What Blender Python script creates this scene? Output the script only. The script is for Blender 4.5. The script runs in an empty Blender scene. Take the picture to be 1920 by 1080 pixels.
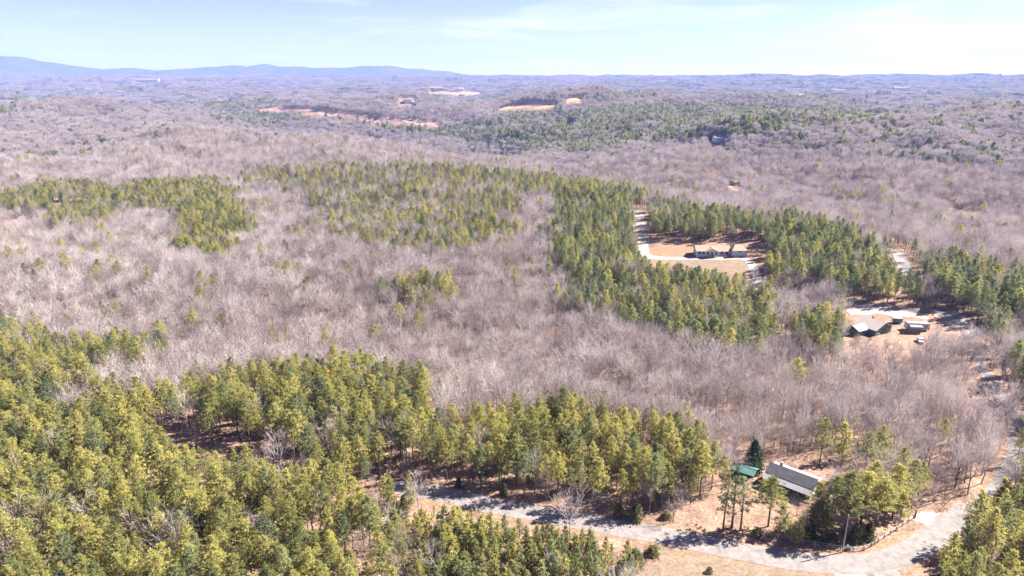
import bpy, bmesh, math, random
import numpy as np
from mathutils import Vector, Matrix
from mathutils.bvhtree import BVHTree

R = math.radians
rng = np.random.default_rng(7)
random.seed(7)
S = bpy.context.scene
COL = S.collection

# ------------------------------------------------------------------ camera
CAM_H, PITCH, FPX = 100.0, R(17.2), 1280.0          # metres above the road, tilt down, focal length in photo pixels
cd = bpy.data.cameras.new('camera'); cam = bpy.data.objects.new('camera', cd); COL.objects.link(cam)
cd.sensor_width = 36.0; cd.lens = 24.0; cd.clip_start = 1.0; cd.clip_end = 40000
cam.location = (0, 0, CAM_H); cam.rotation_euler = (R(90) - PITCH, 0, 0)
S.camera = cam

# ------------------------------------------------------------------ sky and sun
SUN_EL, SUN_AZ = R(41), R(72)                        # azimuth measured from the view direction towards the right
W = bpy.data.worlds.new('World'); S.world = W; W.use_nodes = True
nt = W.node_tree; nt.nodes.clear()
n_out = nt.nodes.new('ShaderNodeOutputWorld'); n_bg = nt.nodes.new('ShaderNodeBackground')
n_sky = nt.nodes.new('ShaderNodeTexSky'); n_sky.sky_type = 'NISHITA'; n_sky.sun_disc = False
n_sky.sun_elevation = SUN_EL; n_sky.sun_rotation = SUN_AZ; n_sky.altitude = 300
n_sky.air_density = 0.58; n_sky.dust_density = 0.2; n_sky.ozone_density = 1.5
# thin cirrus: streaky noise on the sky direction
n_tc = nt.nodes.new('ShaderNodeTexCoord'); n_mp = nt.nodes.new('ShaderNodeMapping')
n_mp.inputs['Rotation'].default_value = (0, R(-8), R(10)); n_mp.inputs['Scale'].default_value = (2.2, 1.5, 17.0)
n_mp.inputs['Location'].default_value = (1.3, 0, 0.7)
n_nz = nt.nodes.new('ShaderNodeTexNoise'); n_nz.inputs['Scale'].default_value = 1.7; n_nz.inputs['Detail'].default_value = 6; n_nz.inputs['Roughness'].default_value = 0.55
n_nz.inputs['Distortion'].default_value = 0.6
n_cr = nt.nodes.new('ShaderNodeValToRGB'); n_cr.color_ramp.elements[0].position = 0.55; n_cr.color_ramp.elements[1].position = 0.92
n_cr.color_ramp.elements[1].color = (0.28, 0.28, 0.28, 1)
n_mx = nt.nodes.new('ShaderNodeMix'); n_mx.data_type = 'RGBA'; n_mx.inputs['B'].default_value = (15, 15, 15.5, 1)
L = nt.links.new
L(n_tc.outputs['Generated'], n_mp.inputs['Vector']); L(n_mp.outputs['Vector'], n_nz.inputs['Vector']); L(n_nz.outputs['Fac'], n_cr.inputs['Fac'])
L(n_cr.outputs['Color'], n_mx.inputs['Factor']); L(n_sky.outputs['Color'], n_mx.inputs['A']); n_wb = nt.nodes.new('ShaderNodeMix'); n_wb.data_type = 'RGBA'; n_wb.blend_type = 'MULTIPLY'; n_wb.inputs['Factor'].default_value = 1; n_wb.inputs['B'].default_value = (0.87, 0.71, 1.0, 1)   # the camera's white balance leans to magenta
L(n_mx.outputs['Result'], n_wb.inputs['A']); L(n_wb.outputs['Result'], n_bg.inputs['Color'])
n_bg.inputs['Strength'].default_value = 0.05
L(n_bg.outputs['Background'], n_out.inputs['Surface'])

sd = bpy.data.lights.new('sun', 'SUN'); sun = bpy.data.objects.new('sun', sd); COL.objects.link(sun)
sd.energy = 4.8; sd.angle = R(0.53); sd.color = (1.0, 0.94, 0.85)
SUND = Vector((math.cos(SUN_EL) * math.sin(SUN_AZ), math.cos(SUN_EL) * math.cos(SUN_AZ), math.sin(SUN_EL)))
sun.rotation_euler = SUND.to_track_quat('Z', 'Y').to_euler(); sun.location = (0, 0, 900)

S.view_settings.view_transform = 'Standard'; S.view_settings.look = 'None'; S.view_settings.gamma = 1.0
S.view_settings.use_curve_mapping = False
S.view_settings.exposure = 2.35
S.render.engine = 'CYCLES'
cy = S.cycles
cy.max_bounces = 6; cy.diffuse_bounces = 5; cy.glossy_bounces = 2; cy.transmission_bounces = 3; cy.volume_bounces = 0; cy.transparent_max_bounces = 4
cy.use_adaptive_sampling = True; cy.adaptive_threshold = 0.02; cy.adaptive_min_samples = 20; cy.use_denoising = True; cy.denoiser = 'OPENIMAGEDENOISE'
cy.caustics_reflective = False; cy.caustics_refractive = False
cy.sample_clamp_indirect = 4.0
S.render.use_persistent_data = False

# ------------------------------------------------------------------ pixel <-> place
def smooth(a, b, t):
    t = np.clip((np.asarray(t, float) - a) / (b - a), 0, 1); return t * t * (3 - 2 * t)
_W = [(rng.uniform(0, 6.28), rng.uniform(0, 6.28), s) for s in np.geomspace(420, 1600, 9)]
_W4 = [(k * 2.1 + .3, k * 1.7, s) for k, s in enumerate(np.geomspace(210, 430, 6))]
_W2 = [(rng.uniform(0, 6.28), rng.uniform(0, 6.28), s) for s in np.geomspace(70, 210, 7)]
def waves(x, y, ws):
    o = 0.0
    for a, p, s in ws:
        o = o + np.sin((x * math.cos(a) + y * math.sin(a)) * 6.2832 / s + p)
    return o / math.sqrt(len(ws))
def hgt(x, y):
    x = np.asarray(x, float); y = np.asarray(y, float); r = np.hypot(x, y)
    h = 1.6 * waves(x, y, _W2) * smooth(170, 260, r) * (0.6 + 1.2 * smooth(400, 900, r))
    h = h - 7.0 * np.exp(-((y - 255 + 0.10 * x) / 52) ** 2) * smooth(120, -10, x)        # creek hollow behind the front pines
    s = (x + 151) * 0.736 + (y - 743) * 0.677                                           # spur that runs from far left to the right
    h = h + 8 * np.exp(-(s / 90) ** 2) * smooth(250, 420, r) - 34 * smooth(30, 300, s) + 44 * smooth(360, 900, s)
    h = h - 12 * np.exp(-((s + 250) / 120) ** 2) * smooth(330, 520, r) * smooth(0, -200, x)
    h = h + 8.5 * waves(x, y, _W4) * smooth(620, 1100, r) * (1 - .6 * smooth(3000, 6000, r))
    h = h + 22 * waves(x, y, _W) * smooth(700, 1500, r) * (1 - 0.3 * smooth(4000, 8000, r))
    h = h + 52 * np.exp(-((x - 75) / 240) ** 2 - ((y - 2330) / 190) ** 2)                 # the bare hill
    h = h + 24 * np.exp(-((x + 380) / 260) ** 2 - ((y - 2500) / 200) ** 2)                # knoll with the dark-roofed house
    h = h - 24 * smooth(1500, 3500, r) + 104 * smooth(3500, 9200, r)
    return h
def ray(u, v):
    a = (u - 960) / FPX; b = (540 - v) / FPX
    return a, math.cos(PITCH) + b * math.sin(PITCH), -math.sin(PITCH) + b * math.cos(PITCH)
def at(u, v, up=0.0):
    """where the sight line through photo pixel (u, v) meets the land (raised by up)"""
    dx, dy, dz = ray(u, v)
    t = np.geomspace(60, 11000, 6000)
    g = CAM_H + dz * t - up - hgt(dx * t, dy * t)
    i = int(np.argmax(g < 0)) if (g < 0).any() else len(t) - 1
    return float(dx * t[i]), float(dy * t[i])
def proj(x, y, z):
    f = y * math.cos(PITCH) - (z - CAM_H) * math.sin(PITCH)
    b = y * math.sin(PITCH) + (z - CAM_H) * math.cos(PITCH)
    f = np.maximum(f, 1.0)
    return 960 + FPX * x / f, 540 - FPX * b / f
def inpoly(u, v, P):
    u = np.asarray(u, float); v = np.asarray(v, float); c = np.zeros(u.shape, bool); n = len(P)
    for i in range(n):
        (x0, y0), (x1, y1) = P[i], P[i - 1]
        if y0 == y1: continue
        c ^= ((y0 > v) != (y1 > v)) & (u < (x1 - x0) * (v - y0) / (y1 - y0) + x0)
    return c
def inany(u, v, Ps):
    m = np.zeros(np.shape(u), bool)
    for P in Ps: m |= inpoly(u, v, P)
    return m

# ------------------------------------------------------------------ materials
def mat(name, stops, scale=1.0, detail=4, bump=0.0, rough=0.9, random_by=None, translucent=0.0, metal=0.0, scale2=None, dark2=None, stretch=None, tcol=None):
    """noise-driven colour between stops [(pos, rgb)...], optionally shifted per object"""
    m = bpy.data.materials.new(name); m.use_nodes = True; t = m.node_tree; t.nodes.clear(); K = t.links.new
    out = t.nodes.new('ShaderNodeOutputMaterial'); geo = t.nodes.new('ShaderNodeNewGeometry')
    vec = geo.outputs['Position']
    if stretch:
        mp = t.nodes.new('ShaderNodeMapping'); mp.inputs['Scale'].default_value = stretch; K(vec, mp.inputs['Vector']); vec = mp.outputs['Vector']
    nz = t.nodes.new('ShaderNodeTexNoise'); nz.inputs['Scale'].default_value = scale; nz.inputs['Detail'].default_value = detail; nz.inputs['Roughness'].default_value = 0.62
    K(vec, nz.inputs['Vector'])
    fac = nz.outputs['Fac']
    if random_by:
        oi = t.nodes.new('ShaderNodeObjectInfo'); ma = t.nodes.new('ShaderNodeMath'); ma.operation = 'MULTIPLY_ADD'
        ma.inputs[1].default_value = random_by; K(oi.outputs['Random'], ma.inputs[0])
        mb = t.nodes.new('ShaderNodeMath'); mb.operation = 'SUBTRACT'; mb.inputs[1].default_value = random_by / 2; K(fac, mb.inputs[0]); K(mb.outputs[0], ma.inputs[2]); fac = ma.outputs[0]
    cr = t.nodes.new('ShaderNodeValToRGB'); e = cr.color_ramp.elements
    while len(e) < len(stops): e.new(0.5)
    for q, (p, c) in zip(e, stops): q.position = p; q.color = (*c, 1)
    K(fac, cr.inputs['Fac']); colour = cr.outputs['Color']
    if scale2:
        n2 = t.nodes.new('ShaderNodeTexNoise'); n2.inputs['Scale'].default_value = scale2; n2.inputs['Detail'].default_value = 5; K(geo.outputs['Position'], n2.inputs['Vector'])
        r2 = t.nodes.new('ShaderNodeValToRGB'); r2.color_ramp.elements[0].position = 0.38; r2.color_ramp.elements[0].color = (*dark2, 1); r2.color_ramp.elements[1].position = 0.6; r2.color_ramp.elements[1].color = (1, 1, 1, 1)
        K(n2.outputs['Fac'], r2.inputs['Fac'])
        mm = t.nodes.new('ShaderNodeMix'); mm.data_type = 'RGBA'; mm.blend_type = 'MULTIPLY'; mm.inputs['Factor'].default_value = 1
        K(colour, mm.inputs['A']); K(r2.outputs['Color'], mm.inputs['B']); colour = mm.outputs['Result']
    if translucent:
        d = t.nodes.new('ShaderNodeBsdfDiffuse'); tr = t.nodes.new('ShaderNodeBsdfTranslucent'); mx = t.nodes.new('ShaderNodeMixShader'); mx.inputs[0].default_value = translucent
        K(colour, d.inputs['Color']); K(colour, tr.inputs['Color']); K(d.outputs[0], mx.inputs[1]); K(tr.outputs[0], mx.inputs[2]); K(mx.outputs[0], out.inputs['Surface'])
    else:
        b = t.nodes.new('ShaderNodeBsdfPrincipled'); b.inputs['Roughness'].default_value = rough; b.inputs['Metallic'].default_value = metal
        b.inputs['Specular IOR Level'].default_value = 0.25
        K(colour, b.inputs['Base Color']); K(b.outputs[0], out.inputs['Surface'])
        if bump:
            bp = t.nodes.new('ShaderNodeBump'); bp.inputs['Strength'].default_value = bump; bp.inputs['Distance'].default_value = 0.1
            K(nz.outputs['Fac'], bp.inputs['Height']); K(bp.outputs[0], b.inputs['Normal'])
    return m
def plain(name, c, rough=0.8, metal=0.0, var=0.12, scale=2.0, bump=0.0, stretch=None):
    lo = tuple(max(0, k * (1 - var)) for k in c); hi = tuple(min(1, k * (1 + var)) for k in c)
    return mat(name, [(0.35, lo), (0.65, hi)], scale=scale, rough=rough, metal=metal, bump=bump, stretch=stretch)
M = {}
M['ground'] = mat('leaf litter ground', [(0.30, (0.13, 0.080, 0.056)), (0.45, (0.22, 0.142, 0.102)), (0.58, (0.285, 0.188, 0.138)), (0.72, (0.35, 0.25, 0.185))], scale=0.11, detail=10, scale2=1.1, dark2=(0.60, 0.54, 0.52))
M['asphalt'] = mat('pale worn asphalt', [(0.3, (0.155, 0.137, 0.131)), (0.5, (0.20, 0.178, 0.17)), (0.75, (0.235, 0.21, 0.20))], scale=0.35, detail=9, scale2=.8, dark2=(0.80, 0.795, 0.79))
M['seam'] = plain('tar seam', (0.13, 0.125, 0.13))
M['dirt'] = mat('orange verge dirt', [(0.3, (0.18, 0.105, 0.062)), (0.5, (0.255, 0.158, 0.095)), (0.7, (0.32, 0.22, 0.145))], scale=0.5, detail=10, scale2=1.8, dark2=(0.62, 0.57, 0.54))
M['yard'] = mat('trodden yard', [(0.3, (0.15, 0.095, 0.068)), (0.5, (0.24, 0.158, 0.112)), (0.72, (0.33, 0.236, 0.168))], scale=0.22, detail=10, scale2=1.6, dark2=(0.58, 0.52, 0.48))
M['lawn'] = mat('dormant mown grass', [(0.3, (0.15, 0.106, 0.072)), (0.5, (0.195, 0.144, 0.098)), (0.7, (0.24, 0.182, 0.128))], scale=0.35, detail=12, scale2=1.3, dark2=(0.74, 0.71, 0.68))
M['concrete'] = mat('pale concrete', [(0.3, (0.33, 0.29, 0.23)), (0.7, (0.41, 0.37, 0.30))], scale=0.6, detail=8)
M['gravel'] = mat('pale gravel drive', [(0.3, (0.23, 0.20, 0.185)), (0.7, (0.32, 0.285, 0.265))], scale=0.8, detail=9)
M['straw'] = mat('straw coloured field', [(0.3, (0.28, 0.18, 0.10)), (0.5, (0.35, 0.23, 0.135)), (0.7, (0.40, 0.285, 0.18))], scale=0.012, detail=8, scale2=0.1, dark2=(0.88, 0.84, 0.8))
M['redfield'] = mat('reddish cleared land', [(0.3, (0.20, 0.145, 0.125)), (0.5, (0.255, 0.185, 0.155)), (0.7, (0.31, 0.24, 0.195))], scale=0.015, detail=8, scale2=0.12, dark2=(0.8, 0.76, 0.74))
M['needle_y'] = mat('yellow green pine needles', [(0.10, (0.175, 0.19, 0.068)), (0.45, (0.345, 0.33, 0.105)), (0.88, (0.47, 0.425, 0.135))], scale=0.25, random_by=0.75, translucent=0.5)
M['needle_g'] = mat('green pine needles', [(0.10, (0.135, 0.168, 0.09)), (0.5, (0.245, 0.268, 0.118)), (0.88, (0.35, 0.34, 0.14))], scale=0.25, random_by=0.75, translucent=0.5)
M['needle_d'] = mat('dark spruce needles', [(0.3, (0.035, 0.062, 0.036)), (0.7, (0.075, 0.11, 0.055))], scale=1.2, random_by=0.3, translucent=0.15)
M['cedar'] = mat('olive cedar foliage', [(0.2, (0.09, 0.105, 0.042)), (0.55, (0.17, 0.165, 0.06)), (0.85, (0.26, 0.215, 0.08))], scale=0.8, random_by=0.6, translucent=0.35)
M['pinebark'] = mat('pine bark', [(0.3, (0.09, 0.065, 0.055)), (0.7, (0.19, 0.14, 0.12))], scale=2.0, random_by=0.4)
M['bark'] = mat('grey hardwood bark', [(0.2, (0.10, 0.085, 0.085)), (0.5, (0.20, 0.175, 0.17)), (0.8, (0.36, 0.325, 0.31))], scale=1.4, random_by=0.8)
M['twig'] = mat('bare twigs', [(0.08, (0.215, 0.178, 0.170)), (0.5, (0.375, 0.318, 0.302)), (0.92, (0.50, 0.44, 0.412))], scale=0.05, random_by=0.95, translucent=0.25)
M['far_twig'] = mat('distant bare twigs', [(0.1, (0.265, 0.228, 0.224)), (0.5, (0.355, 0.305, 0.295)), (0.9, (0.44, 0.39, 0.37))], scale=0.012, random_by=0.5, translucent=0.3)
M['brush'] = mat('dry brush', [(0.2, (0.19, 0.125, 0.095)), (0.8, (0.35, 0.26, 0.205))], scale=0.2, random_by=0.7, translucent=0.25)
M['mountain'] = mat('wooded mountain slope', [(0.35, (0.045, 0.045, 0.05)), (0.65, (0.085, 0.075, 0.08))], scale=0.004, detail=8)

# ------------------------------------------------------------------ mesh helpers
def new_mesh(name, V, F, mats, fm=None):
    me = bpy.data.meshes.new(name); me.from_pydata([tuple(map(float, v)) for v in V], [], F)
    for m in mats: me.materials.append(m)
    if fm is not None: me.polygons.foreach_set('material_index', np.asarray(fm, np.int32))
    me.update(); return me
def quads_mesh(name, Q, m):
    """Q: (n,4,3) array of quads"""
    Q = np.asarray(Q, np.float32); n = len(Q)
    me = bpy.data.meshes.new(name); me.vertices.add(n * 4); me.vertices.foreach_set('co', Q.reshape(-1))
    me.loops.add(n * 4); me.loops.foreach_set('vertex_index', np.arange(n * 4, dtype=np.int32))
    me.polygons.add(n); me.polygons.foreach_set('loop_start', np.arange(0, n * 4, 4, dtype=np.int32)); me.polygons.foreach_set('loop_total', np.full(n, 4, np.int32))
    me.materials.append(m); me.update(calc_edges=True); return me
def link(name, me, parent=None, loc=(0, 0, 0), rz=0.0):
    o = bpy.data.objects.new(name, me); COL.objects.link(o); o.parent = parent; o.location = loc; o.rotation_euler = (0, 0, rz); return o
def tag(o, label=None, cat=None, group=None, kind=None):
    for k, v in (('label', label), ('category', cat), ('group', group), ('kind', kind)):
        if v: o[k] = v
    return o

# ------------------------------------------------------------------ ground
def build_ground():
    rs = np.concatenate([[8, 20, 36, 52, 66, 78], np.geomspace(86, 11500, 400)])
    an = np.unique(np.concatenate([np.linspace(R(-180), R(-52), 40), np.linspace(R(-52), R(52), 460), np.linspace(R(52), R(180), 40)]))[:-1]
    nr, na = len(rs), len(an)
    rr, aa = np.meshgrid(rs, an, indexing='ij'); x = rr * np.sin(aa); y = rr * np.cos(aa); z = hgt(x, y)
    co = np.stack([x, y, z], -1).reshape(-1, 3)
    co = np.vstack([co, [[0, 0, float(hgt(0, 0))]]])
    i = np.arange(nr - 1)[:, None]; j = np.arange(na)[None, :]; j2 = (j + 1) % na
    q = np.stack([i * na + j, i * na + j2, (i + 1) * na + j2, (i + 1) * na + j], -1).reshape(-1, 4)[:, ::-1]
    me = bpy.data.meshes.new('ground'); c0 = nr * na
    tri = np.stack([np.full(na, c0), (np.arange(na) + 1) % na, np.arange(na)], -1)
    me.vertices.add(len(co)); me.vertices.foreach_set('co', co.astype(np.float32).reshape(-1))
    lv = np.concatenate([q.reshape(-1), tri.reshape(-1)]).astype(np.int32)
    ls = np.concatenate([np.arange(len(q)) * 4, len(q) * 4 + np.arange(na) * 3]).astype(np.int32)
    lt = np.concatenate([np.full(len(q), 4), np.full(na, 3)]).astype(np.int32)
    me.loops.add(len(lv)); me.loops.foreach_set('vertex_index', lv); me.polygons.add(len(ls)); me.polygons.foreach_set('loop_start', ls); me.polygons.foreach_set('loop_total', lt)
    me.update(calc_edges=True); me.polygons.foreach_set('use_smooth', np.ones(len(ls), bool)); me.materials.append(M['ground'])
    o = tag(link('ground', me), 'rolling ground covered in tan leaf litter under the trees', None, None, 'structure')
    # make sure normals point up
    if me.polygons[1000].normal.z < 0: me.flip_normals()
    near = [tuple(f) for f in q[np.repeat((rs[:-1] < 1500), na)].tolist()]
    return o, BVHTree.FromPolygons([tuple(c) for c in co.tolist()], near)
ground, BV = build_ground()
def gz(x, y):
    h = BV.ray_cast(Vector((x, y, 400)), Vector((0, 0, -1)))
    return h[0].z if h[0] is not None else float(hgt(x, y))

def spline(pts, step=1.0):
    P = [np.array(p, float) for p in pts]; P = [2 * P[0] - P[1]] + P + [2 * P[-1] - P[-2]]; out = []
    for i in range(1, len(P) - 2):
        n = max(2, int(np.linalg.norm(P[i + 1] - P[i]) / step))
        for t in np.arange(n) / n:
            out.append(0.5 * (2 * P[i] + (P[i + 1] - P[i - 1]) * t + (2 * P[i - 1] - 5 * P[i] + 4 * P[i + 1] - P[i + 2]) * t * t + (3 * P[i] - P[i - 1] - 3 * P[i + 1] + P[i + 2]) * t ** 3))
    out.append(P[-2]); return np.array(out)
PATHS = []
def strip(name, pts, width, m, lift, label, step=1.0, parent=None, wob=0.0, keep=True, n_across=5):
    c = spline(pts, step); d = np.gradient(c, axis=0); d /= np.linalg.norm(d, axis=1)[:, None]; nrm = np.stack([-d[:, 1], d[:, 0]], -1)
    wv = width / 2 * np.ones(len(c))
    V, F = [], []
    for i in range(len(c)):
        k = wv[i] + wob * (math.sin(i * 0.37 + width) * 0.5 + random.uniform(-0.5, 0.5)); k2 = wv[i] + wob * (math.sin(i * 0.29 + 2 * width) * 0.5 + random.uniform(-0.5, 0.5))
        for j in range(n_across):
            t = -k + (k + k2) * j / (n_across - 1); p = c[i] + nrm[i] * t; V.append((p[0], p[1], gz(p[0], p[1]) + lift))
    for i in range(len(c) - 1):
        for j in range(n_across - 1):
            a = i * n_across + j; F.append((a, a + 1, a + 1 + n_across, a + n_across))
    me = new_mesh(name, V, F, [m])
    if me.polygons[0].normal.z < 0: me.flip_normals()
    o = link(name, me, parent)
    if parent is None: tag(o, label, None, None, 'structure')
    if keep: PATHS.append((c, width))
    return o
def sheet(name, poly, m, lift, label, cell=None, rough_edge=0.6):
    """a patch of ground cover inside a polygon of ground points"""
    P = np.array(poly); lo = P.min(0); hi = P.max(0)
    cell = cell or max(0.5, float(max(hi - lo)) / 90)
    nx, ny = (np.ceil((hi - lo) / cell).astype(int) + 2)
    gx = lo[0] - cell + np.arange(nx + 1) * cell; gy = lo[1] - cell + np.arange(ny + 1) * cell
    cx, cy_ = np.meshgrid((gx[:-1] + gx[1:]) / 2, (gy[:-1] + gy[1:]) / 2, indexing='ij')
    w = rough_edge * 2 * cell
    inside = inpoly(cx + w * np.sin(cy_ / (2.1 * cell) + 1) + rng.uniform(-.4, .4, cx.shape) * w, cy_ + w * np.sin(cx / (2.7 * cell)) + rng.uniform(-.4, .4, cx.shape) * w, poly)
    V, F, idx = [], [], {}
    def vi(i, j):
        if (i, j) not in idx:
            idx[i, j] = len(V); x = gx[i] + rng.uniform(-.25, .25) * cell; y = gy[j] + rng.uniform(-.25, .25) * cell; V.append((x, y, gz(x, y) + lift))
        return idx[i, j]
    for i, j in zip(*np.nonzero(inside)): F.append((vi(i, j), vi(i + 1, j), vi(i + 1, j + 1), vi(i, j + 1)))
    if not F: return None
    o = link(name, new_mesh(name, V, F, [m])); return tag(o, label, None, None, 'structure')
def A(*pix): return [at(u, v) for u, v in pix]

ROAD = A((735, 911), (780, 918), (830, 927), (900, 944), (1000, 963), (1100, 980), (1250, 1006), (1400, 1037), (1500, 1053), (1600, 1059)) 
BEND = A((1600, 1059), (1660, 1052), (1715, 1031), (1766, 994), (1824, 953), (1868, 915), (1895, 870), (1908, 825), (1900, 785), (1880, 748), (1858, 715), (1838, 680), (1824, 645), (1812, 615), (1790, 594), (1740, 583), (1680, 583), (1620, 573), (1560, 566), (1500, 560))
road_pts = ROAD + BEND[1:5]
lane_pts = BEND[4:]
strip('lane_verge', lane_pts, 4.8, M['dirt'], 0.035, 'orange dirt edge of the lane climbing the right side', wob=.9, keep=False, n_across=7)
strip('lane', lane_pts, 3.7, M['asphalt'], 0.07, 'pale narrow lane climbing the right side of the woods', wob=.12)
strip('verge', road_pts, 8.8, M['dirt'], 0.035, 'orange dirt verge on both sides of the road', wob=1.3, keep=False, n_across=9)
road = strip('road', road_pts, 6.3, M['asphalt'], 0.075, 'pale worn asphalt road that bends past the cabin', wob=0.15)
spur = strip('side_road', A((1640, 1057), (1665, 1080), (1690, 1110)) , 6.0, M['asphalt'], 0.079, 'road leaving the bend at the bottom edge', keep=False)
PATHS.append((spline(A((1640, 1057), (1665, 1080), (1690, 1110))), 7))
for pts in (((1622, 1050), (1638, 1066), (1650, 1078)), ((1648, 1050), (1672, 1064), (1690, 1071)), ((1640, 1072), (1680, 1066), (1715, 1055)), ((1675, 1034), (1700, 1046), (1718, 1056)), ((1160, 985), (1168, 995), (1172, 1003)), ((1330, 1012), (1345, 1028), (1352, 1038))):
    strip('tar_seam', A(*pts), 0.22, M['seam'], 0.092, None, parent=road, keep=False, n_across=2)
sheet('lawn', A((1235, 1022), (1330, 1046), (1430, 1062), (1520, 1073), (1600, 1085), (1600, 1130), (1180, 1130), (1220, 1050)), M['lawn'], 0.045, 'dormant tan lawn in front of the road')
sheet('yard', A((1275, 985), (1295, 935), (1340, 915), (1400, 905), (1430, 925), (1500, 950), (1560, 935), (1610, 900), (1640, 930), (1690, 960), (1660, 1000), (1570, 1020), (1460, 1010), (1340, 1000)), M['yard'], 0.04, 'bare sandy yard around the cabin')
sheet('clearing_track', A((1505, 862), (1560, 850), (1640, 880), (1640, 910), (1560, 900)), M['yard'], 0.042, 'bare sandy strip behind the cabin')
sheet('apron', A((1704, 974), (1724, 960), (1762, 962), (1742, 986)), M['concrete'], 0.105, 'cream concrete apron at the gate', cell=0.4, rough_edge=0.2)
sheet('driveway_slab', A((1566, 1071), (1660, 1086), (1700, 1110), (1560, 1110)), M['concrete'], 0.062, 'cream concrete drive at the bottom edge', cell=0.4, rough_edge=0.1)
# house clearing on the slope
sheet('clearing', A((1208, 470), (1240, 458), (1330, 455), (1420, 462), (1440, 490), (1425, 515), (1330, 508), (1215, 490)), M['dirt'], 0.05, 'orange bare clearing around the ranch house', cell=0.8)
sheet('lower_lawn', A((1250, 487), (1310, 487), (1400, 490), (1405, 512), (1330, 506), (1260, 494)), M['lawn'], 0.075, 'tan lawn below the ranch house drive', cell=0.8)
strip('concrete_drive', A((1245, 485), (1300, 485), (1350, 485), (1395, 485)), 4.8, M['gravel'], 0.10, 'white concrete drive along the ranch house')
strip('garage_drive', A((1390, 484), (1404, 490), (1412, 502), (1418, 520), (1428, 545), (1460, 562), (1520, 568)), 4.5, M['gravel'], 0.12, 'pale drive running down from the ranch house garage')
strip('gravel_lane', A((1196, 395), (1200, 415), (1203, 440), (1206, 462), (1212, 480), (1245, 485)), 6.0, M['gravel'], 0.09, 'pale gravel lane through the green pines')
sheet('house_yard', A((1585, 578), (1640, 582), (1720, 590), (1760, 605), (1745, 632), (1700, 648), (1640, 640), (1600, 618)), M['yard'], 0.05, 'sandy yard around the green gabled house', cell=0.7)
sheet('parking', A((1588, 579), (1640, 577), (1740, 590), (1738, 599), (1640, 589), (1592, 592)), M['gravel'], 0.11, 'pale gravel strip behind the gabled house', cell=.6)
sheet('junction', A((1760, 590), (1790, 582), (1815, 600), (1800, 618), (1778, 615)), M['asphalt'], 0.13, 'pale road junction beside the tall pines', cell=0.6)
strip('farm_track', A((1640, 458), (1680, 474), (1690, 488), (1704, 520), (1712, 545)), 6, M['gravel'], 0.09, 'pale track between the pine stands')

# pixel outlines kept free of trees (what the photograph shows open)
CLEAR = [
    [(760, 912), (830, 921), (900, 938), (1000, 955), (1100, 974), (1250, 998), (1400, 1028), (1500, 1045), (1600, 1050), (1660, 1040), (1700, 1015), (1745, 985), (1810, 945), (1822, 953), (1760, 1010), (1735, 1040), (1760, 1090), (1235, 1090), (1215, 1040), (1230, 1014), (1100, 987), (1000, 971), (900, 951), (800, 932)],
    [(1425, 890), (1440, 862), (1462, 858), (1548, 886), (1530, 915), (1505, 935), (1430, 905)],
    [(1368, 864), (1418, 876), (1412, 900), (1372, 885)],
    [(1280, 985), (1295, 945), (1340, 930), (1345, 990)], [(1455, 940), (1490, 945), (1485, 985), (1455, 975)],
    [(1518, 862), (1552, 856), (1575, 872), (1560, 880)],
    [(1212, 470), (1245, 460), (1330, 456), (1400, 450), (1412, 490), (1400, 510), (1330, 500), (1215, 482)],
    [(1193, 392), (1206, 392), (1210, 440), (1216, 475), (1203, 478), (1196, 440)],
    [(1398, 480), (1415, 490), (1424, 525), (1412, 530), (1405, 500)],
    [(1585, 580), (1640, 580), (1750, 592), (1748, 618), (1732, 634), (1690, 634), (1612, 624)],
    [(1760, 588), (1790, 580), (1815, 598), (1795, 620), (1775, 615)],
    [(1832, 668), (1842, 676), (1868, 712), (1885, 742), (1874, 744), (1850, 712), (1834, 690)],
    [(1672, 468), (1692, 468), (1698, 485), (1676, 485)],
    [(930, 207), (960, 197), (1000, 191), (1052, 197), (1010, 205), (960, 208)],
    [(1060, 187), (1090, 183), (1094, 191), (1062, 193)],
    [(475, 208), (520, 201), (600, 206), (700, 219), (830, 232), (820, 237), (700, 226), (600, 213), (520, 208)],
    [(800, 172), (900, 173), (900, 177), (800, 177)],
    [(1060, 230), (1075, 226), (1080, 231), (1060, 236)],
    [(1326, 262), (1340, 254), (1362, 258), (1360, 268), (1330, 272)],
    [(750, 183), (780, 183), (782, 198), (745, 198)],
    [(1775, 382), (1850, 392), (1850, 397), (1775, 388)],
    [(92, 375), (170, 373), (170, 378), (92, 380)],
    [(270, 797), (420, 828), (545, 851), (545, 857), (420, 836), (270, 806)],
    [(1370, 340), (1390, 340), (1390, 350), (1368, 350)], [(255, 150), (300, 150), (300, 155), (255, 155)],
]
def flat_far(name, pix, m, label, lift=0.3):
    P = A(*pix); r = np.array([math.hypot(*q) for q in P]); m0 = float(np.median(r)); k = np.clip(r, m0 * .8, m0 * 1.25) / r
    return sheet(name, [(x * f, y * f) for (x, y), f in zip(P, k)], m, lift, label, rough_edge=0.5)
flat_far('straw_field', [(925, 209), (960, 198), (1000, 191), (1055, 198), (1015, 208), (965, 212)], M['straw'], 'orange straw field on a rounded hill')
flat_far('small_straw_field', [(1055, 192), (1090, 183), (1098, 190), (1062, 195)], M['straw'], 'small orange field behind the straw hill')
flat_far('cleared_field', [(470, 210), (520, 200), (600, 205), (700, 218), (835, 231), (825, 239), (700, 228), (600, 215), (520, 210)], M['redfield'], 'long reddish cleared field behind a line of pines')
flat_far('valley_field', [(1055, 238), (1078, 225), (1084, 230), (1062, 240)], M['straw'], 'narrow straw strip in the valley')
flat_far('hilltop_field', [(795, 178), (840, 171), (905, 172), (905, 178)], M['straw'], 'pale field far behind the knoll house')
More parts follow.
